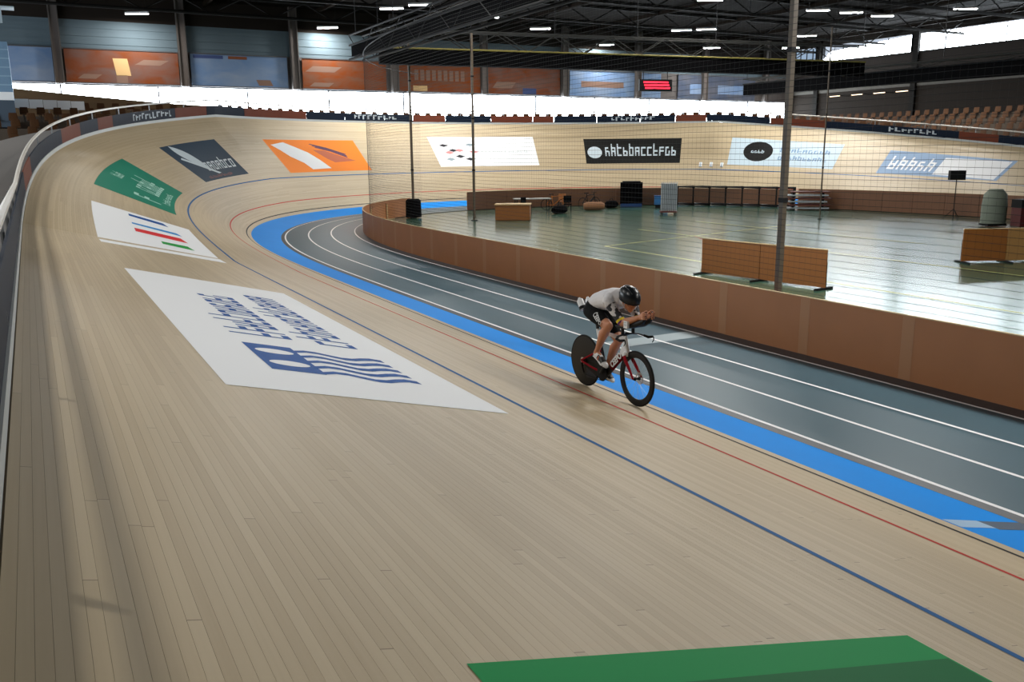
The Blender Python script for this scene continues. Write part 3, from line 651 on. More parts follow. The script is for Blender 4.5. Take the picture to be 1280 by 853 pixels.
def truss(name, p, q, label, drape=True, n=18, h=0.75, top=0.9, low=None):
    p, q = Vector(p), Vector(q); d = q-p; L = d.length; rz = math.atan2(d.y, d.x)
    t = tag(empty(name, p, rz), label, 'truss')
    dz = d.z; Lh = math.hypot(d.x, d.y)
    if drape:
        m = MB(); m.add([(0,-0.3,0),(Lh,-0.3,dz),(Lh,-0.3,h+dz),(0,-0.3,h),(0,0.3,0),(Lh,0.3,dz),(Lh,0.3,h+dz),(0,0.3,h)], [(0,1,2,3),(7,6,5,4),(0,4,5,1),(3,2,6,7),(0,3,7,4),(1,5,6,2)]); m.build('drape', BLACKCLOTH, t)
    for y in (-0.35, 0.35):
        MB().tube([(0, y, h+0.02), (Lh, y, h+0.02+dz)], 0.045, 6).build('chord', (low or YEL) if drape else BLACKM, t)
        MB().tube([(0, y, h+top), (Lh, y, h+top+dz)], 0.045, 6).build('chord', mat('dull_truss_alloy', (0.045, 0.045, 0.042), 0.7, spec=0.2) if drape else BLACKM, t)
    if not drape:
        for y in (-0.35, 0.35): MB().tube([(0, y, 0.05), (Lh, y, 0.05+dz)], 0.06, 6).build('chord', BLACKM, t)
    m = MB()
    for j in range(n):
        for y in (-0.35, 0.35):
            a, b = j/n, (j+1)/n; lo, hi = (h if drape else 0.0), h+top
            m.tube([(Lh*a, y, (lo if j % 2 else hi)+dz*a), (Lh*b, y, (hi if j % 2 else lo)+dz*b)], 0.025, 4)
    m.build('lattice', mat('dull_truss_alloy', (0.045, 0.045, 0.042), 0.7, spec=0.2) if drape else BLACKM, t)
    m = MB()
    for j in range(0, n+1, 3):
        a = j/n; m.tube([(Lh*a, 0, h+top+dz*a), (Lh*a, 0, 13.4-p.z)], 0.02, 4)
    m.build('hanger', BLACKM, t); return t
truss('hanging_truss', (9.6, 43.1, 7.45), (36.2, 36.0, 7.15), 'black draped truss with yellow top tubes hanging across the hall')
truss('hanging_truss', (37.4, 46.5, 6.75), (37.4, 2.0, 6.45), 'black draped truss along the right stand, behind the net', h=0.7, top=0.35, low=BLACKM)
t = truss('hanging_truss', (8.6, 43.6, 7.6), (8.6, -8.0, 7.6), 'dark open lattice truss running overhead towards the top edge', drape=False, n=30, h=0.7, top=0.5)
m = MB(); m.box((25.5, 0, 0.45), (51, 0.5, 0.5)); m.build('cable_tray', BLACKCLOTH, t)
for j, (x, z) in enumerate(((33, 7.9), (28, 8.0), (23, 8.0))):
    pass
t = tag(empty('led_display', (24.0, 39.3, 6.55), R(-14.8)), 'small display with red glowing rows below the black truss', 'display')
MB().box((0, 0, 0), (1.9, 0.16, 0.62)).build('housing', BLACKM, t)
RED = emit('red_led_row', (1.0, 0.03, 0.06), 2.2)
for k in range(3): MB().box((0.05*k, -0.09, 0.16-0.15*k), (1.45, 0.03, 0.09)).build('led_row', RED, t)
m = MB()
for x in (-0.7, 0.7): m.tube([(x, 0, 0.3), (x, 0, 0.71)], 0.02, 4)
m.build('hanger', BLACKM, t)

# ================================================================ things standing on the infield
GZ = -0.3
def board_barrier(name, p, q, n, h, label, mats, lean=0.0):
    p, q = Vector((*p, GZ)), Vector((*q, GZ)); d = q-p; L = d.length; t = tag(empty(name, p, math.atan2(d.y, d.x)), label, 'barrier')
    for k in range(n):
        w = L/n; MB().box((w*(k+0.5), 0, 0.05+h/2), (w-0.02, 0.035, h)).build('panel', mats[k % len(mats)], t)
        MB().box((w*(k+0.5), 0, 0.05+h+0.01), (w-0.02, 0.045, 0.02)).build('top_edge', PLY_EDGE, t)
    for k in range(n+1):
        x = min(max(L*k/n, 0.05), L-0.05); MB().box((x, 0.0, 0.025), (0.08, 0.7, 0.05)).box((x, 0.045, 0.35), (0.05, 0.05, 0.65)).build('foot', BLACKM, t)
    return t
PLYO = mat('warm_brown_plywood', srgb(136, 84, 36), 0.5, noise=0.08); PLYT = mat('tan_plywood', srgb(160, 120, 70), 0.5, noise=0.08)
board_barrier('board_barrier', (9.75, 18.6), (10.35, 14.75), 2, 0.92, 'free-standing brown board barrier just behind the near fence', (PLYO, PLYO))
board_barrier('board_barrier', (17.8, 16.3), (21.6, 14.6), 3, 0.95, 'brown and tan board barrier at the right edge of the infield', (PLYO, PLYT, PLYT))
def table(p, rz, size, label, boxed=False, top=PLY_EDGE):
    t = tag(empty('table', (*p, GZ), rz), label, 'table'); w, d, h = size
    MB().box((0, 0, h), (w+0.1, d+0.1, 0.05)).build('tabletop', top, t)
    if boxed:
        for sx, sy, dx, dy in ((0, -d/2, w, 0.03), (0, d/2, w, 0.03), (-w/2, 0, 0.03, d), (w/2, 0, 0.03, d)): MB().box((sx, sy, h/2), (dx, dy, h-0.04)).build('side_board', PLYO, t)
    else:
        for sx in (-1, 1):
            for sy in (-1, 1): MB().box((sx*w/2*0.92, sy*d/2*0.88, h/2), (0.05, 0.05, h-0.04)).build('leg', BLACKM, t)
    return t
table((14.9, 38.9), R(-35), (1.7, 0.9, 0.8), 'boxy wooden table with a pale top beside the slim dark post', True)
table((18.7, 43.6), R(-20), (2.0, 0.8, 0.75), 'pale topped trestle table near the far fence', top=mat('grey_tabletop', srgb(150, 150, 145), 0.5))
def chair(p, rz, label, m):
    t = tag(empty('chair', (*p, GZ), rz), label, 'chair')
    MB().box((0, 0, 0.45), (0.44, 0.44, 0.05)).build('seat', m, t); MB().box((0, 0.21, 0.72), (0.44, 0.04, 0.4)).build('backrest', m, t)
    for sx in (-1, 1):
        for sy in (-1, 1): MB().box((sx*0.19, sy*0.19, 0.22), (0.03, 0.03, 0.44)).build('leg', BLACKM, t)
chair((17.6, 42.3), 0.4, 'black chair at the left end of the grey topped table', BLACKCLOTH)
chair((20.3, 42.3), -0.5, 'black chair at the right end of the grey topped table', BLACKCLOTH)
chair((21.6, 44.9), 2.4, 'brown chair standing between the grey table and the bicycle', PLY)
def bag(p, rz, size, label, m):
    t = tag(empty('bag', (*p, GZ), rz), label, 'bag'); w, d, h = size
    MB().tube([(-w/2,0,h*0.45),(-w*0.35,0,h*0.5),(w*0.35,0,h*0.5),(w/2,0,h*0.45)], [(d*0.35,h*0.35),(d*0.5,h*0.5),(d*0.5,h*0.5),(d*0.35,h*0.35)], 10).build('body', m, t, True)
    MB().tube([(-w*0.2,0,h*0.95),(-w*0.1,0,h*1.25),(w*0.1,0,h*1.25),(w*0.2,0,h*0.95)], 0.02, 5).build('handle', BLACKM, t)
bag((19.2, 41.4), 0.3, (1.0, 0.5, 0.45), 'dark sports bag on the floor in front of the grey topped table', BLACKCLOTH)
bag((22.3, 42.6), -0.4, (1.2, 0.5, 0.5), 'tan sports bag on the floor beside the bicycle', mat('tan_bag_cloth', srgb(140, 98, 66), 0.8))
bag((24.3, 43.7), 0.2, (0.9, 0.5, 0.45), 'black sports bag left of the tall black case', BLACKCLOTH)
def parked_bike(p, rz, label, m):
    t = tag(empty('bicycle', (*p, GZ), rz), label, 'bicycle')
    for x in (-0.5, 0.5):
        w = MB(); w.lathe([(0.33, -0.015), (0.345, 0), (0.33, 0.015), (0.30, 0)], 24, (x, 0, 0.345), 0, True); w.build('wheel', BLACKM, t, True)
    f = MB()
    for a, b_ in (((-0.5,0,0.345),(-0.1,0,0.3)),((-0.5,0,0.345),(-0.18,0,0.8)),((-0.1,0,0.3),(-0.2,0,0.9)),((-0.18,0,0.8),(0.36,0,0.85)),((-0.1,0,0.3),(0.38,0,0.72)),((0.35,0,0.95),(0.5,0,0.345))): f.tube([a, b_], 0.022, 6)
    f.build('frame', m, t); MB().box((-0.22, 0, 0.94), (0.26, 0.12, 0.05)).build('saddle', BLACKM, t)
    MB().tube([(0.36,-0.22,0.98),(0.36,0.22,0.98)], 0.018, 6).build('handlebar', BLACKM, t)
parked_bike((22.9, 44.0), 0.1, 'dark parked bicycle between the bags on the far infield', BLACKM)
parked_bike((20.5, 44.0), -0.5, 'orange framed bicycle leaning by the grey topped table', mat('orange_bike_paint', srgb(200, 120, 60), 0.4, spec=0.15))
t = tag(empty('equipment_case', (26.0, 44.0, GZ), R(-35)), 'tall black equipment case with a blue foot near the far fence', 'case')
MB().box((0, 0, 0.85), (1.35, 0.7, 1.3)).build('body', BLACKCLOTH, t); MB().box((0, 0, 0.12), (1.3, 0.74, 0.2)).build('base', mat('blue_plastic', srgb(30, 72, 130), 0.5), t)
MB().box((0, 0, 1.53), (1.1, 0.6, 0.08)).build('lid', BLACKM, t)
t = tag(empty('crate', (26.9, 42.2, GZ), R(-35)), 'blue plastic crate beside the grey roll cage', 'crate')
MB().box((0, 0, 0.45), (0.8, 0.5, 0.5)).build('body', mat('bright_blue_plastic', srgb(40, 110, 170), 0.5), t); MB().box((0, 0, 0.72), (0.84, 0.54, 0.05)).build('rim', mat('blue_plastic', srgb(30, 72, 130), 0.5), t); MB().box((0, 0, 0.1), (0.7, 0.4, 0.2)).build('foot', BLACKM, t)
t = tag(empty('roll_cage', (23.7, 37.5, GZ), R(-35)), 'pale grey roll cage trolley with vertical bars on the infield', 'trolley')
for k in range(9): MB().tube([(-0.4+k*0.1, -0.35, 0.2), (-0.4+k*0.1, -0.35, 1.75)], 0.02, 5).build('bar', mat('pale_grey_bar', srgb(176, 184, 190), 0.4), t)
MB().box((0, 0.05, 0.95), (0.8, 0.6, 1.4)).build('load', mat('grey_wrapped_load', srgb(130, 138, 142), 0.6), t); MB().box((0, 0, 0.16), (0.9, 0.8, 0.08)).build('base', mat('dull_red_base', srgb(96, 48, 42), 0.6), t)
for sx in (-0.35, 0.35):
    for sy in (-0.3, 0.3): MB().lathe([(0.03, -0.02), (0.06, -0.02), (0.06, 0.02), (0.03, 0.02)], 10, (sx, sy, 0.06), 0, True).build('wheel', BLACKM, t)
t = tag(empty('board_stack', (32.3, 35.8, GZ), R(-38)), 'stack of white edged boards with dark gaps near the far fence', 'stack')
for k in range(6): MB().box((0.12*(k % 2), 0, 0.12+0.18*k), (2.3-0.12*(k % 3), 0.8, 0.07)).build('board', mat('pale_grey_bar', srgb(176, 184, 190), 0.4) if k % 2 == 0 else mat('dull_red_base', srgb(96, 48, 42), 0.6), t)
for x in (-0.8, 0.8): MB().box((x, 0, 0.5), (0.12, 0.7, 1.0)).build('bearer', BLACKM, t)
t = tag(empty('covered_trolley', (30.3, 23.4, GZ), R(-20)), 'grey green covered trolley standing beyond the right-edge boards', 'trolley')
MB().tube([(0,0,0.15),(0,0,0.9),(0,0,1.4),(0,0,1.62)], [(0.55,0.4),(0.56,0.4),(0.5,0.36),(0.3,0.2)], 12, ref=(1,0,0)).build('cover', mat('grey_green_cover', srgb(112, 120, 108), 0.8, noise=0.15, nscale=3), t, True)
MB().box((0, 0, 0.1), (0.9, 0.6, 0.1)).build('base', BLACKM, t)
t = tag(empty('crate', (31.7, 22.9, GZ), R(-20)), 'dark crate with a red lower half at the right frame edge', 'crate')
MB().box((0, 0, 0.4), (0.8, 0.6, 0.8)).build('body', mat('deep_red_plastic', srgb(90, 26, 28), 0.5), t); MB().box((0, 0, 0.98), (0.84, 0.64, 0.36)).build('lid', BLACKM, t)
t = tag(empty('loudspeaker', (32.75, 27.0, GZ)), 'small black loudspeaker on a slim stand before the blue grey banner', 'speaker')
MB().box((0, 0, 2.1), (0.7, 0.3, 0.45), R(-35)).build('cabinet', BLACKM, t); MB().tube([(0,0,0),(0,0,1.9)], 0.022, 6).build('stand', BLACKM, t)
for k in range(3):
    a = 2*PI*k/3; MB().tube([(0,0,0.5),(0.45*math.cos(a),0.45*math.sin(a),0.01)], 0.014, 5).build('leg', BLACKM, t)

# ================================================================ the racing bicycle and its rider
BX, BY = -0.41, 8.93; BZ = 0.41*math.tan(BS)+0.002
CARB = mat('matt_carbon', (0.008, 0.008, 0.009), 0.45, spec=0.3); TYRE = mat('black_tyre_rubber', (0.008, 0.008, 0.008), 0.7, spec=0.2); FWHITE = mat('white_frame_paint', (0.82, 0.82, 0.83), 0.25)
FRED = mat('dark_red_frame_paint', srgb(142, 22, 34), 0.28); ALU = mat('polished_alloy', (0.55, 0.55, 0.56), 0.3, metal=0.9); DISCM = mat('satin_disc_carbon', (0.014, 0.013, 0.012), 0.4, spec=0.25)
bike = tag(empty('racing_bicycle', (BX, BY, BZ), -PI/2), 'red, white and black time-trial bicycle with solid rear disc wheel, ridden on the boards', 'bicycle')
RH, FH, BB, WR = Vector((-0.12, 0, 0.333)), Vector((0.97, 0, 0.333)), Vector((0.33, 0, 0.27)), 0.333
rw = MB().lathe([(0.0, 0.022), (0.03, 0.022), (0.2, 0.017), (0.313, 0.011), (0.313, -0.011), (0.2, -0.017), (0.03, -0.022), (0.0, -0.022)], 48, RH).build('disc_wheel', DISCM, bike, True)
def tyre(c, par): return MB().lathe([(WR-0.013+0.013*math.cos(a), 0.013*math.sin(a)) for a in [2*PI*k/10 for k in range(10)]], 56, c, 0, True).build('tyre', TYRE, par, True)
tyre(RH, rw)
m = MB()                                                  # faint grey hatch lines low on the disc
for k in range(13):
    x0 = RH.x+0.045+0.017*k; zt = RH.z-0.075-0.006*k; zb = RH.z-0.21+0.002*k
    for j in range(3):
        za = zt+(zb-zt)*j/3; zc_ = zt+(zb-zt)*(j+1)/3; xa = x0+(0.012 if j % 2 else 0); xc = x0+(0 if j % 2 else 0.012)
        ya = -0.0232+0.0052*min(1, max(0, (math.hypot(x0-RH.x, za-RH.z)-0.03)/0.17)); m.add([(xa, ya, za), (xa+0.007, ya, za), (xc+0.007, ya, zc_), (xc, ya, zc_)], [(0,1,2,3)])
m.build('disc_hatch', mat('grey_disc_print', (0.10, 0.10, 0.11), 0.4), rw)['kind'] = 'stuff'  # the material name ending only sets its matt finish
fwl = MB().lathe([(0.319, 0.012), (0.295, 0.0145), (0.257, 0.011), (0.247, 0.0), (0.257, -0.011), (0.295, -0.0145), (0.319, -0.012)], 56, FH, 0, True).build('front_wheel', CARB, bike, True)
tyre(FH, fwl)
m = MB()
for k in range(20):
    a = 2*PI*k/20; y = 0.025*(1 if k % 2 else -1); a2 = a+0.35*(1 if (k//2) % 2 else -1)
    m.tube([FH+Vector((0.018*math.cos(a2), y, 0.018*math.sin(a2))), FH+Vector((0.25*math.cos(a), 0, 0.25*math.sin(a)))], 0.0012, 4)
m.build('spokes', ALU, fwl)['kind'] = 'stuff'
MB().lathe([(0.0, 0.05), (0.014, 0.05), (0.024, 0.03), (0.013, 0.015), (0.013, -0.015), (0.022, -0.03), (0.012, -0.05), (0.0, -0.05)], 16, FH).build('hub', BLACKM, fwl, True)
m = MB().lathe([(0.056, 0.036), (0.072, 0.036), (0.072, 0.038), (0.056, 0.038)], 28, FH, 0, True)
for k in range(6):
    a = 2*PI*k/6; m.tube([FH+Vector((0.015*math.cos(a), 0.037, 0.015*math.sin(a))), FH+Vector((0.06*math.cos(a+0.5), 0.037, 0.06*math.sin(a+0.5)))], 0.004, 4)
m.build('brake_rotor', ALU, fwl)
fr = MB().ball(BB, (0.045, 0.04, 0.045), 12, 8).build('frame', CARB, bike, True)
def ft(name, pts, rad, m, n=12): return MB().tube(pts, rad, n).build(name, m, fr, True)
ft('seat_tube', [(0.33,0,0.27),(0.25,0,0.5),(0.20,0,0.64)], [(0.02,0.035),(0.016,0.035),(0.016,0.03)], CARB)
ft('seat_tube', [(0.20,0,0.64),(0.165,0,0.72),(0.145,0,0.79)], [(0.017,0.03),(0.018,0.03),(0.018,0.032)], FWHITE)
ft('top_tube', [(0.155,0,0.762),(0.40,0,0.765),(0.72,0,0.755)], [(0.018,0.026),(0.018,0.024),(0.022,0.034)], FWHITE)
ft('down_tube', [(0.35,0,0.265),(0.46,0,0.365)], [(0.03,0.05),(0.028,0.05)], CARB)
ft('down_tube', [(0.46,0,0.365),(0.58,0,0.475),(0.685,0,0.57)], [(0.028,0.05),(0.026,0.048),(0.026,0.048)], mat('deep_red_black_paint', srgb(104, 18, 28), 0.28))
ft('head_junction', [(0.672,0,0.572),(0.71,0,0.62),(0.745,0,0.65)], [(0.026,0.05),(0.028,0.062),(0.026,0.06)], FWHITE)
ft('head_tube', [(0.715,0,0.81),(0.735,0,0.72),(0.755,0,0.62),(0.77,0,0.56)], [(0.024,0.036),(0.025,0.045),(0.027,0.06),(0.03,0.04)], FWHITE)
for sy in (-1, 1):
    ft('chainstay', [(0.31,0.035*sy,0.265),(0.10,0.055*sy,0.295),RH+Vector((0,0.065*sy,0))], [(0.01,0.017),(0.009,0.014),(0.01,0.014)], FRED, 8)
    ft('seatstay', [(0.245,0.012*sy,0.535),(0.12,0.05*sy,0.47),RH+Vector((-0.005,0.065*sy,0.01))], [(0.009,0.013),(0.009,0.012),(0.009,0.012)], FRED, 8)
fk = MB().tube([(0.772,-0.05,0.568),(0.766,-0.035,0.60),(0.764,0,0.61),(0.766,0.035,0.60),(0.772,0.05,0.568)], [(0.03,0.014),(0.034,0.024),(0.038,0.03),(0.034,0.024),(0.03,0.014)], 10, ref=(1,0,0)).build('fork', FWHITE, bike, True)
for sy in (-1, 1):
    MB().tube([(0.776,0.05*sy,0.575),(0.80,0.052*sy,0.535),(0.90,0.058*sy,0.43),(0.975,0.06*sy,0.335)], [(0.013,0.028),(0.013,0.03),(0.011,0.024),(0.009,0.015)], 10).build('fork_blade', FRED, fk, True)
# drivetrain
cr_ = MB().lathe([(0.0,-0.012),(0.075,-0.012),(0.1,-0.006),(0.103,0),(0.1,0.004),(0.0,0.004)], 36, BB+Vector((0,-0.055,0))).build('chainring', BLACKM, bike, True)
PR, PL = Vector((0.425, -0.115, 0.395)), Vector((0.235, 0.115, 0.145))
for p, sy in ((PR, -1), (PL, 1)):
    b0 = BB+Vector((0, 0.085*sy, 0)); p1 = Vector((p.x, 0.09*sy, p.z)); MB().tube([b0, p1], [(0.009,0.018),(0.008,0.013)], 8).build('crank_arm', CARB, bike, True)
    MB().box(p, (0.09, 0.07, 0.016)).build('pedal', BLACKM, bike)
MB().lathe([(0.012,-0.01),(0.048,-0.008),(0.036,0.012),(0.012,0.014)], 20, RH+Vector((0,-0.038,0)), 0, True).build('cassette', ALU, bike, True)
rd = MB().tube([RH+Vector((0,-0.06,-0.02)), RH+Vector((0.015,-0.055,-0.09)), RH+Vector((0.04,-0.05,-0.15))], [0.018, 0.012, 0.01], 8).build('rear_derailleur', BLACKM, bike)
m = MB(); m.tube([RH+Vector((0.0,-0.05,0.05)), BB+Vector((0,-0.055,0.1))], 0.005, 5); m.tube([RH+Vector((0.04,-0.05,-0.16)), BB+Vector((0,-0.055,-0.1))], 0.005, 5); m.build('chain', BLACKM, bike)
# seat and rear bottles
MB().tube([(0.15,0,0.78),(0.11,0,0.88),(0.075,0,0.965)], [(0.013,0.03),(0.013,0.028),(0.014,0.026)], 10).build('seatpost', CARB, bike, True)
MB().tube([(-0.09,0,0.99),(-0.04,0,0.995),(0.05,0,0.985),(0.13,0,0.975),(0.17,0,0.97)], [(0.05,0.012),(0.07,0.022),(0.045,0.024),(0.025,0.022),(0.018,0.012)], 12).build('saddle', CARB, bike, True)
bc = MB().tube([(-0.02,0,0.965),(-0.09,0,0.985),(-0.125,0,1.02)], [(0.03,0.008),(0.04,0.01),(0.06,0.012)], 8).build('bottle_bracket', BLACKM, bike)
for sy in (-1, 1):
    p = Vector((-0.125, 0.062*sy, 1.05)); ax = Vector((-0.6, 0, 0.8)).normalized()
    b_ = MB().tube([p-ax*0.06, p-ax*0.05, p+ax*0.06, p+ax*0.085, p+ax*0.092, p+ax*0.11], [0.034, 0.044, 0.044, 0.034, 0.02, 0.015], 14, ref=(0,1,0)).build('water_bottle', mat('white_bottle_plastic', (0.84, 0.84, 0.84), 0.35), bike, True)
    MB().tube([p-ax*0.055, p-ax*0.015], 0.047, 10, caps=False).build('cage', BLACKM, bike)
# cockpit
MB().tube([(0.715,0,0.80),(0.75,0,0.838),(0.79,0,0.842)], [(0.025,0.02),(0.026,0.022),(0.03,0.014)], 10).build('stem', CARB, bike, True)
MB().tube([(0.83,-0.2,0.805),(0.785,-0.15,0.825),(0.775,-0.05,0.84),(0.775,0.05,0.84),(0.785,0.15,0.825),(0.83,0.2,0.805)], [(0.014,0.011),(0.022,0.01),(0.026,0.011),(0.026,0.011),(0.022,0.01),(0.014,0.011)], 10, ref=(1,0,0)).build('base_bar', CARB, bike, True)
for sy in (-1, 1):
    MB().tube([(0.82,0.2*sy,0.808),(0.90,0.205*sy,0.80),(0.955,0.205*sy,0.812),(0.985,0.205*sy,0.822)], [0.014, 0.016, 0.016, 0.012], 10).build('bar_grip', TYRE, bike, True)
    MB().tube([(0.965,0.205*sy,0.822),(1.0,0.205*sy,0.815),(1.005,0.205*sy,0.785),(0.98,0.205*sy,0.752)], [0.009, 0.008, 0.006, 0.005], 8).build('brake_lever', BLACKM, bike, True)
    MB().tube([(0.775,0.075*sy,0.835),(0.77,0.078*sy,0.945)], [(0.018,0.022),(0.018,0.024)], 10).build('riser', CARB, bike, True)
    MB().tube([(0.68,0.09*sy,0.93),(0.80,0.085*sy,0.935),(1.0,0.062*sy,0.99),(1.12,0.05*sy,1.045),(1.15,0.046*sy,1.075),(1.165,0.044*sy,1.16)], [(0.03,0.02),(0.036,0.03),(0.034,0.034),(0.026,0.03),(0.014,0.016),(0.012,0.012)], 12).build('aero_extension', CARB, bike, True)
    m = MB(); rows = []
    for k in range(6):
        f = k/5; x = 0.70+0.22*f; zc = 0.945+0.05*f; rows.append([(x, 0.115*sy-0.03*f*sy+0.058*math.sin(t), zc+0.045*(1-math.cos(t))) for t in [(-1.1+2.2*j/8) for j in range(9)]])
    grid(rows, 0, m); o_ = m.build('arm_rest', BLACKCLOTH, bike, True); o_.modifiers.new('thickness', 'SOLIDIFY').thickness = 0.01
fb = MB().box((0.915, -0.128, 0.985), (0.075, 0.03, 0.085)).build('front_bottle', mat('white_bottle_plastic', (0.84, 0.84, 0.84), 0.35), bike)
for z in (0.975, 0.99, 1.012): MB().box((0.915, -0.144, z), (0.05, 0.002, 0.007)).build('label_stripe', mat('pale_grey_bar', srgb(176, 184, 190), 0.4), fb)
def text_mesh(body, size, ext=0.0015, offset=0.0):
    cu = bpy.data.curves.new('t', 'FONT'); cu.body = body; cu.size = size; cu.extrude = ext; cu.align_x = 'CENTER'; cu.align_y = 'CENTER'; cu.offset = offset; cu.space_character = 1.02
    ob = bpy.data.objects.new('t', cu); C.objects.link(ob); dg = bpy.context.evaluated_depsgraph_get(); me = bpy.data.meshes.new_from_object(ob.evaluated_get(dg)); bpy.data.objects.remove(ob); bpy.data.curves.remove(cu); return me
def place_text(name, body, size, c, ax, m, par, offset=0.0, squeeze=1.0):
    me = text_mesh(body, size, offset=offset); me.name = name; ax = Vector(ax).normalized(); ay = Vector((-ax.z, 0, ax.x))
    for v in me.vertices:
        x, y, z = v.co; v.co = Vector(c)+ax*x*squeeze+ay*y+Vector((0, -z, 0))
    me.materials.clear(); me.materials.append(m); o = bpy.data.objects.new(name, me); C.objects.link(o); o.parent = par; return o
PRINT_W = mat('white_lettering', (0.85, 0.85, 0.85), 0.5)
place_text('frame_lettering', 'CEEPO', 0.105, (0.585, -0.0335, 0.482), (0.74, 0, 0.67), PRINT_W, fr, 0.004, 0.82)
place_text('frame_lettering', 'CEEPO', 0.105, (0.585, -0.0335, 0.482), (0.74, 0, 0.67), PRINT_W, fr, 0.004, 0.82).location = (0, 0, 0)
bpy.data.objects.remove(bpy.data.objects['frame_lettering.001'])

# ---------------------------------------------------------------- the rider: one continuous body grown from lofts, then clothes taken from its surface
rider = tag(empty('person', (BX, BY, BZ), -PI/2), 'cyclist in white jersey and black shorts tucked low over aero bars', 'person')
V = Vector
P = [V((0.095,0,1.055)), V((0.19,0,1.13)), V((0.335,0,1.185)), V((0.48,0,1.215)), V((0.60,0,1.235)), V((0.68,0,1.235))]
PRAD = [(0.14,0.12), (0.145,0.125), (0.148,0.122), (0.17,0.13), (0.165,0.115), (0.09,0.08)]
HC = V((0.795, 0, 1.245)); FD_ = V((0.88, 0, -0.475)); UD_ = V((0.475, 0, 0.88)); LD_ = V((0, 1, 0))
HM = Matrix((FD_, LD_, UD_)).transposed()
segs = []
def limb(mb, kind, pts, rad, n=14):
    mb.tube(pts, rad, n); mb.ball(pts[0], min(rad[0]) if isinstance(rad[0], tuple) else rad[0], 12, 8); e = rad[-1]; mb.ball(pts[-1], min(e) if isinstance(e, tuple) else e, 12, 8)
    for a, b in zip(pts, pts[1:]): segs.append((kind, V(a), V(b)))
bm_ = MB()
bm_.tube(P, PRAD, 20); bm_.ball(P[0], (0.125, 0.14, 0.12), 16, 10)
for a, b in zip(P, P[1:]): segs.append(('torso', a, b))
limb(bm_, 'neck', [V((0.64,0,1.235)), V((0.72,0,1.225)), V((0.775,0,1.225))], [0.085, 0.064, 0.06])
bm_.ball(HC, (0.098, 0.078, 0.122), 18, 14, HM); segs.append(('head', HC, HC+FD_*0.01))
h = lambda f, l, u: HC+FD_*f+LD_*l+UD_*u
bm_.tube([h(0.03,0,-0.055), h(0.062,0,-0.082), h(0.074,0,-0.112)], [(0.06,0.05),(0.048,0.04),(0.026,0.022)], 12)   # jaw and chin
bm_.ball(h(0.07,0,-0.105), (0.024,0.026,0.02), 10, 8, HM)
bm_.tube([h(0.088,0,0.012), h(0.108,0,-0.018), h(0.114,0,-0.036), h(0.094,0,-0.046)], [(0.01,0.01),(0.013,0.012),(0.017,0.012),(0.012,0.008)], 10)  # nose
bm_.ball(h(0.082,0,0.02), (0.02,0.055,0.014), 12, 8, HM)      # brow
for sy in (-1, 1):
    bm_.ball(h(0.066,0.038*sy,-0.03), (0.03,0.026,0.026), 10, 8, HM)   # cheek
    bm_.ball(h(-0.005,0.08*sy,-0.018), (0.018,0.011,0.032), 10, 8, HM) # ear
bm_.ball(h(0.084,0,-0.066), (0.016,0.024,0.008), 10, 8, HM); bm_.ball(h(0.082,0,-0.079), (0.016,0.021,0.008), 10, 8, HM)   # lips
for sy in (-1, 1):
    S = V((0.60, 0.165*sy, 1.215)); E_ = V((0.81, 0.112*sy, 0.985)); W_ = V((1.055, 0.062*sy, 1.083)); H_ = V((1.125, 0.056*sy, 1.108))
    limb(bm_, 'shoulder', [V((0.56,0.10*sy,1.235)), S], [0.085, 0.068])
    limb(bm_, 'upper_arm', [S, S.lerp(E_, 0.4), S.lerp(E_, 0.8), E_], [0.066, 0.056, 0.046, 0.043])
    limb(bm_, 'forearm', [E_, E_.lerp(W_, 0.25), E_.lerp(W_, 0.6), W_], [0.043, 0.046, 0.037, 0.028])
    limb(bm_, 'hand', [W_, W_.lerp(H_, 0.5), H_], [(0.02,0.029),(0.019,0.036),(0.017,0.04)])
    yo = 0.07*sy                                               # four fingers of unequal length wrap the upright bar end; thumb lies on top
    for k, (dz, ln) in enumerate(((0.036, 0.95), (0.013, 1.06), (-0.010, 1.0), (-0.032, 0.82))):
        z = 1.112+dz; k0 = V((1.13, yo, z)); r_ = 0.0098-0.0005*k
        pts = [k0, V((1.158, yo+0.006*sy, z+0.002)), V((1.187*1.0-0.003*k, yo-0.008*sy, z+0.003)), V((1.19-0.003*k, yo-0.030*sy*ln, z)), V((1.17, yo-0.046*sy*ln, z-0.003))]
        limb(bm_, 'hand', pts, [r_+0.001, r_+0.0005, r_, r_*0.95, r_*0.85], 8)
    limb(bm_, 'hand', [V((1.09, yo-0.02*sy, 1.13)), V((1.125, yo-0.034*sy, 1.152)), V((1.155, yo-0.034*sy, 1.17)), V((1.18, yo-0.03*sy, 1.176))], [0.015, 0.012, 0.0105, 0.009], 8)
LEG = {-1: (V((0.13,-0.085,1.03)), V((0.545,-0.125,0.905)), V((0.285,-0.115,0.525))), 1: (V((0.13,0.085,1.03)), V((0.435,0.115,0.685)), V((0.185,0.115,0.285)))}
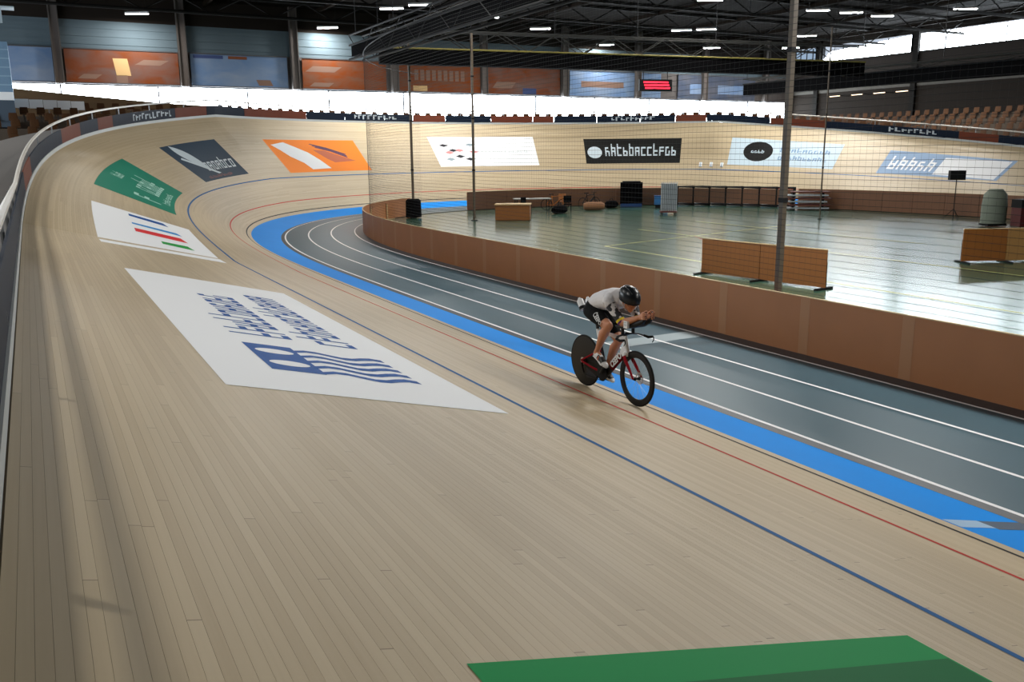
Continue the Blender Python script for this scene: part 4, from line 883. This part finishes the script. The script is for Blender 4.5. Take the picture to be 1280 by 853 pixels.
for sy in (-1, 1):
    Hp, K_, A_ = LEG[sy]
    limb(bm_, 'thigh', [Hp, Hp.lerp(K_, 0.25), Hp.lerp(K_, 0.6), Hp.lerp(K_, 0.9), K_], [0.104, 0.102, 0.084, 0.064, 0.058], 18)
    sh = (A_-K_).normalized(); back = V((sh.z, 0, -sh.x)); back = back if back.x < 0 else -back
    limb(bm_, 'shin', [K_, K_.lerp(A_, 0.12)+back*0.006, K_.lerp(A_, 0.3)+back*0.018, K_.lerp(A_, 0.55)+back*0.010, K_.lerp(A_, 0.85), A_], [0.056, 0.054, 0.061, 0.049, 0.034, 0.034], 16)
    bm_.ball(K_+V((0.018,0,0.012)), 0.046, 12, 8)
    p = PR if sy < 0 else PL; d = V((0.93,0,-0.366)) if sy < 0 else V((0.905,0,-0.425)); u_ = V((-d.z, 0, d.x)); ball_ = V((p.x, 0.115*sy, p.z))+u_*0.012
    heel = ball_-d*0.185; segs.append(('foot', heel, heel+d*0.27))
    bm_.tube([heel+d*0.0+u_*0.045, heel+d*0.05+u_*0.06, heel+d*0.12+u_*0.045, heel+d*0.2+u_*0.024, heel+d*0.25+u_*0.02], [(0.024,0.036),(0.03,0.05),(0.034,0.042),(0.04,0.022),(0.026,0.014)], 12)
    limb(bm_, 'shin', [A_, heel+d*0.045+u_*0.06], [0.034, 0.036])
    # shoe
    sh_m = MB().tube([heel-d*0.022+u_*0.04, heel+u_*0.046, heel+d*0.06+u_*0.05, heel+d*0.12+u_*0.044, heel+d*0.19+u_*0.028, heel+d*0.245+u_*0.022, heel+d*0.275+u_*0.018],
        [(0.018,0.026),(0.033,0.046),(0.039,0.05),(0.041,0.044),(0.048,0.028),(0.04,0.022),(0.02,0.012)], 16)
    wm = mat('white_shoe', (0.8, 0.8, 0.8), 0.35)
    sho = sh_m.build('shoe', wm if sy < 0 else mat('black_shoe', (0.015, 0.015, 0.016), 0.4), rider, True); sho['label'] = 'white shoe with a black instep' if sy < 0 else 'black shoe with a white toe'
    MB().tube([heel-d*0.01+u_*0.004, heel+d*0.1+u_*0.006, heel+d*0.19+u_*0.003, heel+d*0.27+u_*0.007], [(0.03,0.007),(0.032,0.008),(0.047,0.008),(0.02,0.006)], 12).build('sole', wm, sho, True)
    if sy < 0:
        MB().tube([heel+d*0.085+u_*0.052, heel+d*0.15+u_*0.042, heel+d*0.2+u_*0.03], [(0.0425,0.042),(0.0455,0.038),(0.047,0.028)], 14, caps=False).build('instep_panel', mat('black_shoe', (0.015, 0.015, 0.016), 0.4), sho, True)
        MB().tube([heel+d*0.12+u_*0.03-V((0,0.045,0)), heel+d*0.11+u_*0.075-V((0,0.034,0))], 0.006, 6).build('pull_tab', mat('orange_tab', srgb(250, 110, 30), 0.5), sho)
    else: MB().tube([heel+d*0.2+u_*0.024, heel+d*0.25+u_*0.021, heel+d*0.28+u_*0.018], [(0.049,0.026),(0.041,0.023),(0.02,0.012)], 14).build('toe_cap', wm, sho, True)
    MB().box(ball_-u_*0.002, (0.06, 0.05, 0.012)).build('cleat', BLACKM, sho)
SKIN = mat('warm_skin', srgb(206, 142, 108), 0.5, noise=0.07, nscale=14)
tmp = bm_.build('tmp', SKIN)
rm = tmp.modifiers.new('r', 'REMESH'); rm.mode = 'VOXEL'; rm.voxel_size = 0.0062
sm = tmp.modifiers.new('s', 'SMOOTH'); sm.factor = 0.5; sm.iterations = 3
dg = bpy.context.evaluated_depsgraph_get(); me = bpy.data.meshes.new_from_object(tmp.evaluated_get(dg)); bpy.data.objects.remove(tmp)
me.name = 'body'; me.materials.clear(); me.materials.append(SKIN); me.shade_smooth()
body = bpy.data.objects.new('body', me); C.objects.link(body); body.parent = rider
# which garment covers a point
def seg_of(p):
    best = (9, None, 0)
    for kind, a, b in segs:
        ab = b-a; t = max(0, min(1, (p-a).dot(ab)/max(ab.length_squared, 1e-9))); d = (p-a-ab*t).length
        d -= {'torso': 0.12, 'thigh': 0.085, 'shin': 0.05, 'upper_arm': 0.052, 'shoulder': 0.075, 'neck': 0.065, 'head': 0.1, 'forearm': 0.04, 'hand': 0.02, 'foot': 0.04}[kind]
        if d < best[0]: best = (d, kind, t)
    return best
def garment(p):
    kind = seg_of(p)[1]
    side = -1 if p.y < 0 else 1
    Hp, K_, A_ = LEG[side]; tk = (p-Hp).dot(K_-Hp)/(K_-Hp).length_squared
    if kind in ('torso', 'thigh', 'shoulder') and p.x < 0.62 and p.z < 1.17-0.34*(p.x-0.06) and p.x < 0.52:
        return 'shorts' if (kind == 'torso' or tk < 0.83) else None
    if kind == 'thigh': return 'shorts' if tk < 0.83 else None
    if kind in ('torso', 'shoulder'): return 'jersey'
    if kind == 'upper_arm':
        E_ = V((0.81, 0.112*side, 0.985)); S = V((0.60, 0.165*side, 1.215)); t = (p-S).dot(E_-S)/(E_-S).length_squared
        return 'sleeve' if t < 0.86 else None
    if kind == 'neck' and p.x < 0.70: return 'jersey'
    return None
cls = [garment(v.co) for v in me.vertices]
def jersey_mat(name, base, dark, lo, hi, sc):
    m = bpy.data.materials.new(name); m.use_nodes = True; nt = m.node_tree; b = nt.nodes['Principled BSDF']; tc = nd(nt, 'ShaderNodeTexCoord'); nz = nd(nt, 'ShaderNodeTexNoise')
    nz.inputs['Scale'].default_value = sc; nz.inputs['Detail'].default_value = 1; rp = nd(nt, 'ShaderNodeValToRGB'); e = rp.color_ramp.elements
    e[0].position = lo; e[0].color = (*dark, 1); e[1].position = hi; e[1].color = (*base, 1)
    nt.links.new(tc.outputs['Object'], nz.inputs[0]); nt.links.new(nz.outputs[0], rp.inputs[0]); nt.links.new(rp.outputs[0], b.inputs['Base Color']); b.inputs['Roughness'].default_value = 0.7; return m
GM = {'jersey': jersey_mat('white_jersey_cloth', (0.80, 0.77, 0.77), (0.55, 0.52, 0.52), 0.28, 0.36, 11), 'sleeve': jersey_mat('black_blotched_sleeve', (0.74, 0.71, 0.70), (0.03, 0.03, 0.035), 0.47, 0.51, 16), 'shorts': mat('black_lycra', (0.005, 0.005, 0.0055), 0.75, spec=0.15)}
gob = {}
for g, lift, sd_ in (('jersey', 0.006, 0), ('sleeve', 0.0055, -1), ('sleeve', 0.0055, 1), ('shorts', 0.0045, 0)):
    fs = [p for p in me.polygons if sum(cls[i] == g for i in p.vertices) >= 3 and p.center.y*sd_ >= 0]; ids = sorted({i for p in fs for i in p.vertices}); ix = {i: k for k, i in enumerate(ids)}
    m_ = bpy.data.meshes.new(g); m_.from_pydata([me.vertices[i].co+me.vertices[i].normal*lift for i in ids], [], [tuple(ix[i] for i in p.vertices) for p in fs]); m_.materials.append(GM[g]); m_.shade_smooth()
    o = bpy.data.objects.new(g, m_); C.objects.link(o); o.parent = rider; sd = o.modifiers.new('cloth', 'SOLIDIFY'); sd.thickness = 0.004; sd.offset = -1; gob[g] = o
    if g == 'sleeve': o['label'] = 'white sleeve with black blotches'
# lettering on the thigh and hip, laid onto the cloth
def cloth_text(name, txt, size, c, ax, m, target, offset=0.0, squeeze=1.0):
    tm = target.data; bv = BVHTree.FromPolygons([v.co for v in tm.vertices], [tuple(p.vertices) for p in tm.polygons])
    o = place_text(name, txt, size, c, ax, m, rider, offset, squeeze); bmx = bmesh.new(); bmx.from_mesh(o.data)
    bmesh.ops.subdivide_edges(bmx, edges=[e for e in bmx.edges if e.calc_length() > 0.012], cuts=2); bmx.to_mesh(o.data); bmx.free()
    for v in o.data.vertices:
        hit = bv.ray_cast(V((v.co.x, -0.6, v.co.z)), V((0, 1, 0)))
        if hit[0] is not None: v.co.y = hit[0].y-0.003
    return o
cloth_text('shorts_lettering', 'CEEPO', 0.074, (0.405, -0.2, 0.975), (0.80, 0, -0.60), PRINT_W, gob['shorts'], 0.003, 0.84)
# eyes
for sy in (-1, 1):
    e = MB().ball(h(0.083, 0.031*sy, 0.0), 0.0115, 10, 8).build('eye', mat('eye_white', (0.75, 0.74, 0.72), 0.3), rider, True)
    MB().ball(h(0.0925, 0.031*sy, -0.001), (0.0055,)*3, 8, 6).build('iris', mat('dark_iris', (0.02, 0.012, 0.008), 0.2), e, True)
# helmet: shell trimmed along the brow, with vents, rim and straps
def helmet_pts(scale, lo):
    n, mm = 30, 16; vs = []; fs = []
    for i in range(mm+1):
        for j in range(n):
            ph = 2*PI*j/n; cut = lo+0.10*max(0, -math.cos(ph))*-1.0-0.06*math.cos(ph)
            th = (i/mm)*(PI/2+0.42-0.30*math.cos(ph)); rf = 0.176 if math.cos(ph) < 0 else 0.150
            p = V((rf*math.sin(th)*math.cos(ph), 0.114*math.sin(th)*math.sin(ph), 0.118*math.cos(th)))*scale
            vs.append(h(-0.012, 0, 0.04)+HM @ p)
    for i in range(mm):
        for j in range(n): fs.append((i*n+j, (i+1)*n+j, (i+1)*n+(j+1) % n, i*n+(j+1) % n))
    return vs, fs
vs, fs = helmet_pts(1.0, 0)
hel = MB().add(vs, fs).build('helmet', mat('black_helmet_shell', (0.008, 0.010, 0.013), 0.32, spec=0.4), rider, True); hel.modifiers.new('shell', 'SOLIDIFY').thickness = 0.012
rim = vs[-30:]; MB().tube(rim+[rim[0]], 0.007, 6, caps=False).build('rim', BLACKM, hel, True)
for sy in (-1, 0, 1): MB().tube([h(-0.10, 0.05*sy, 0.137-0.012*abs(sy)), h(-0.02, 0.055*sy, 0.158-0.014*abs(sy)), h(0.06, 0.05*sy, 0.142-0.012*abs(sy))], 0.006, 6).build('ridge', mat('dark_grey_helmet_ridge', (0.03, 0.033, 0.038), 0.3), hel, True)
for sy in (-1, 1):
    MB().tube([h(0.035,0.088*sy,0.015), h(0.03,0.084*sy,-0.04), h(0.045,0.06*sy,-0.10), h(0.055,0.0,-0.128)], (0.003, 0.008), 6) if False else MB().tube([h(0.035,0.09*sy,0.02), h(0.03,0.086*sy,-0.04), h(0.045,0.06*sy,-0.098), h(0.055,0.0,-0.126)], 0.005, 6).build('strap', mat('pale_strap', (0.5, 0.5, 0.52), 0.6), hel)
MB().tube([h(-0.085,-0.055,-0.005), h(-0.10,0,-0.03), h(-0.085,0.055,-0.005)], [(0.02,0.03),(0.022,0.035),(0.02,0.03)], 10, ref=(0,0,1)).build('hair', mat('dark_brown_hair', (0.035, 0.02, 0.012), 0.7), rider, True)
# yellow and purple cuffs
for sy in (-1, 1):
    S = V((0.60, 0.165*sy, 1.215)); E_ = V((0.81, 0.112*sy, 0.985))
    a, b = S.lerp(E_, 0.84), S.lerp(E_, 0.93)
    MB().tube([a, b], [0.0555, 0.0545], 16, caps=False).build('cuff', mat('yellow_cuff', srgb(245, 215, 40), 0.6), rider, True)
    MB().tube([b, S.lerp(E_, 1.0)], [0.0545, 0.053], 16, caps=False).build('cuff', mat('purple_cuff', srgb(96, 40, 110), 0.6), rider, True)
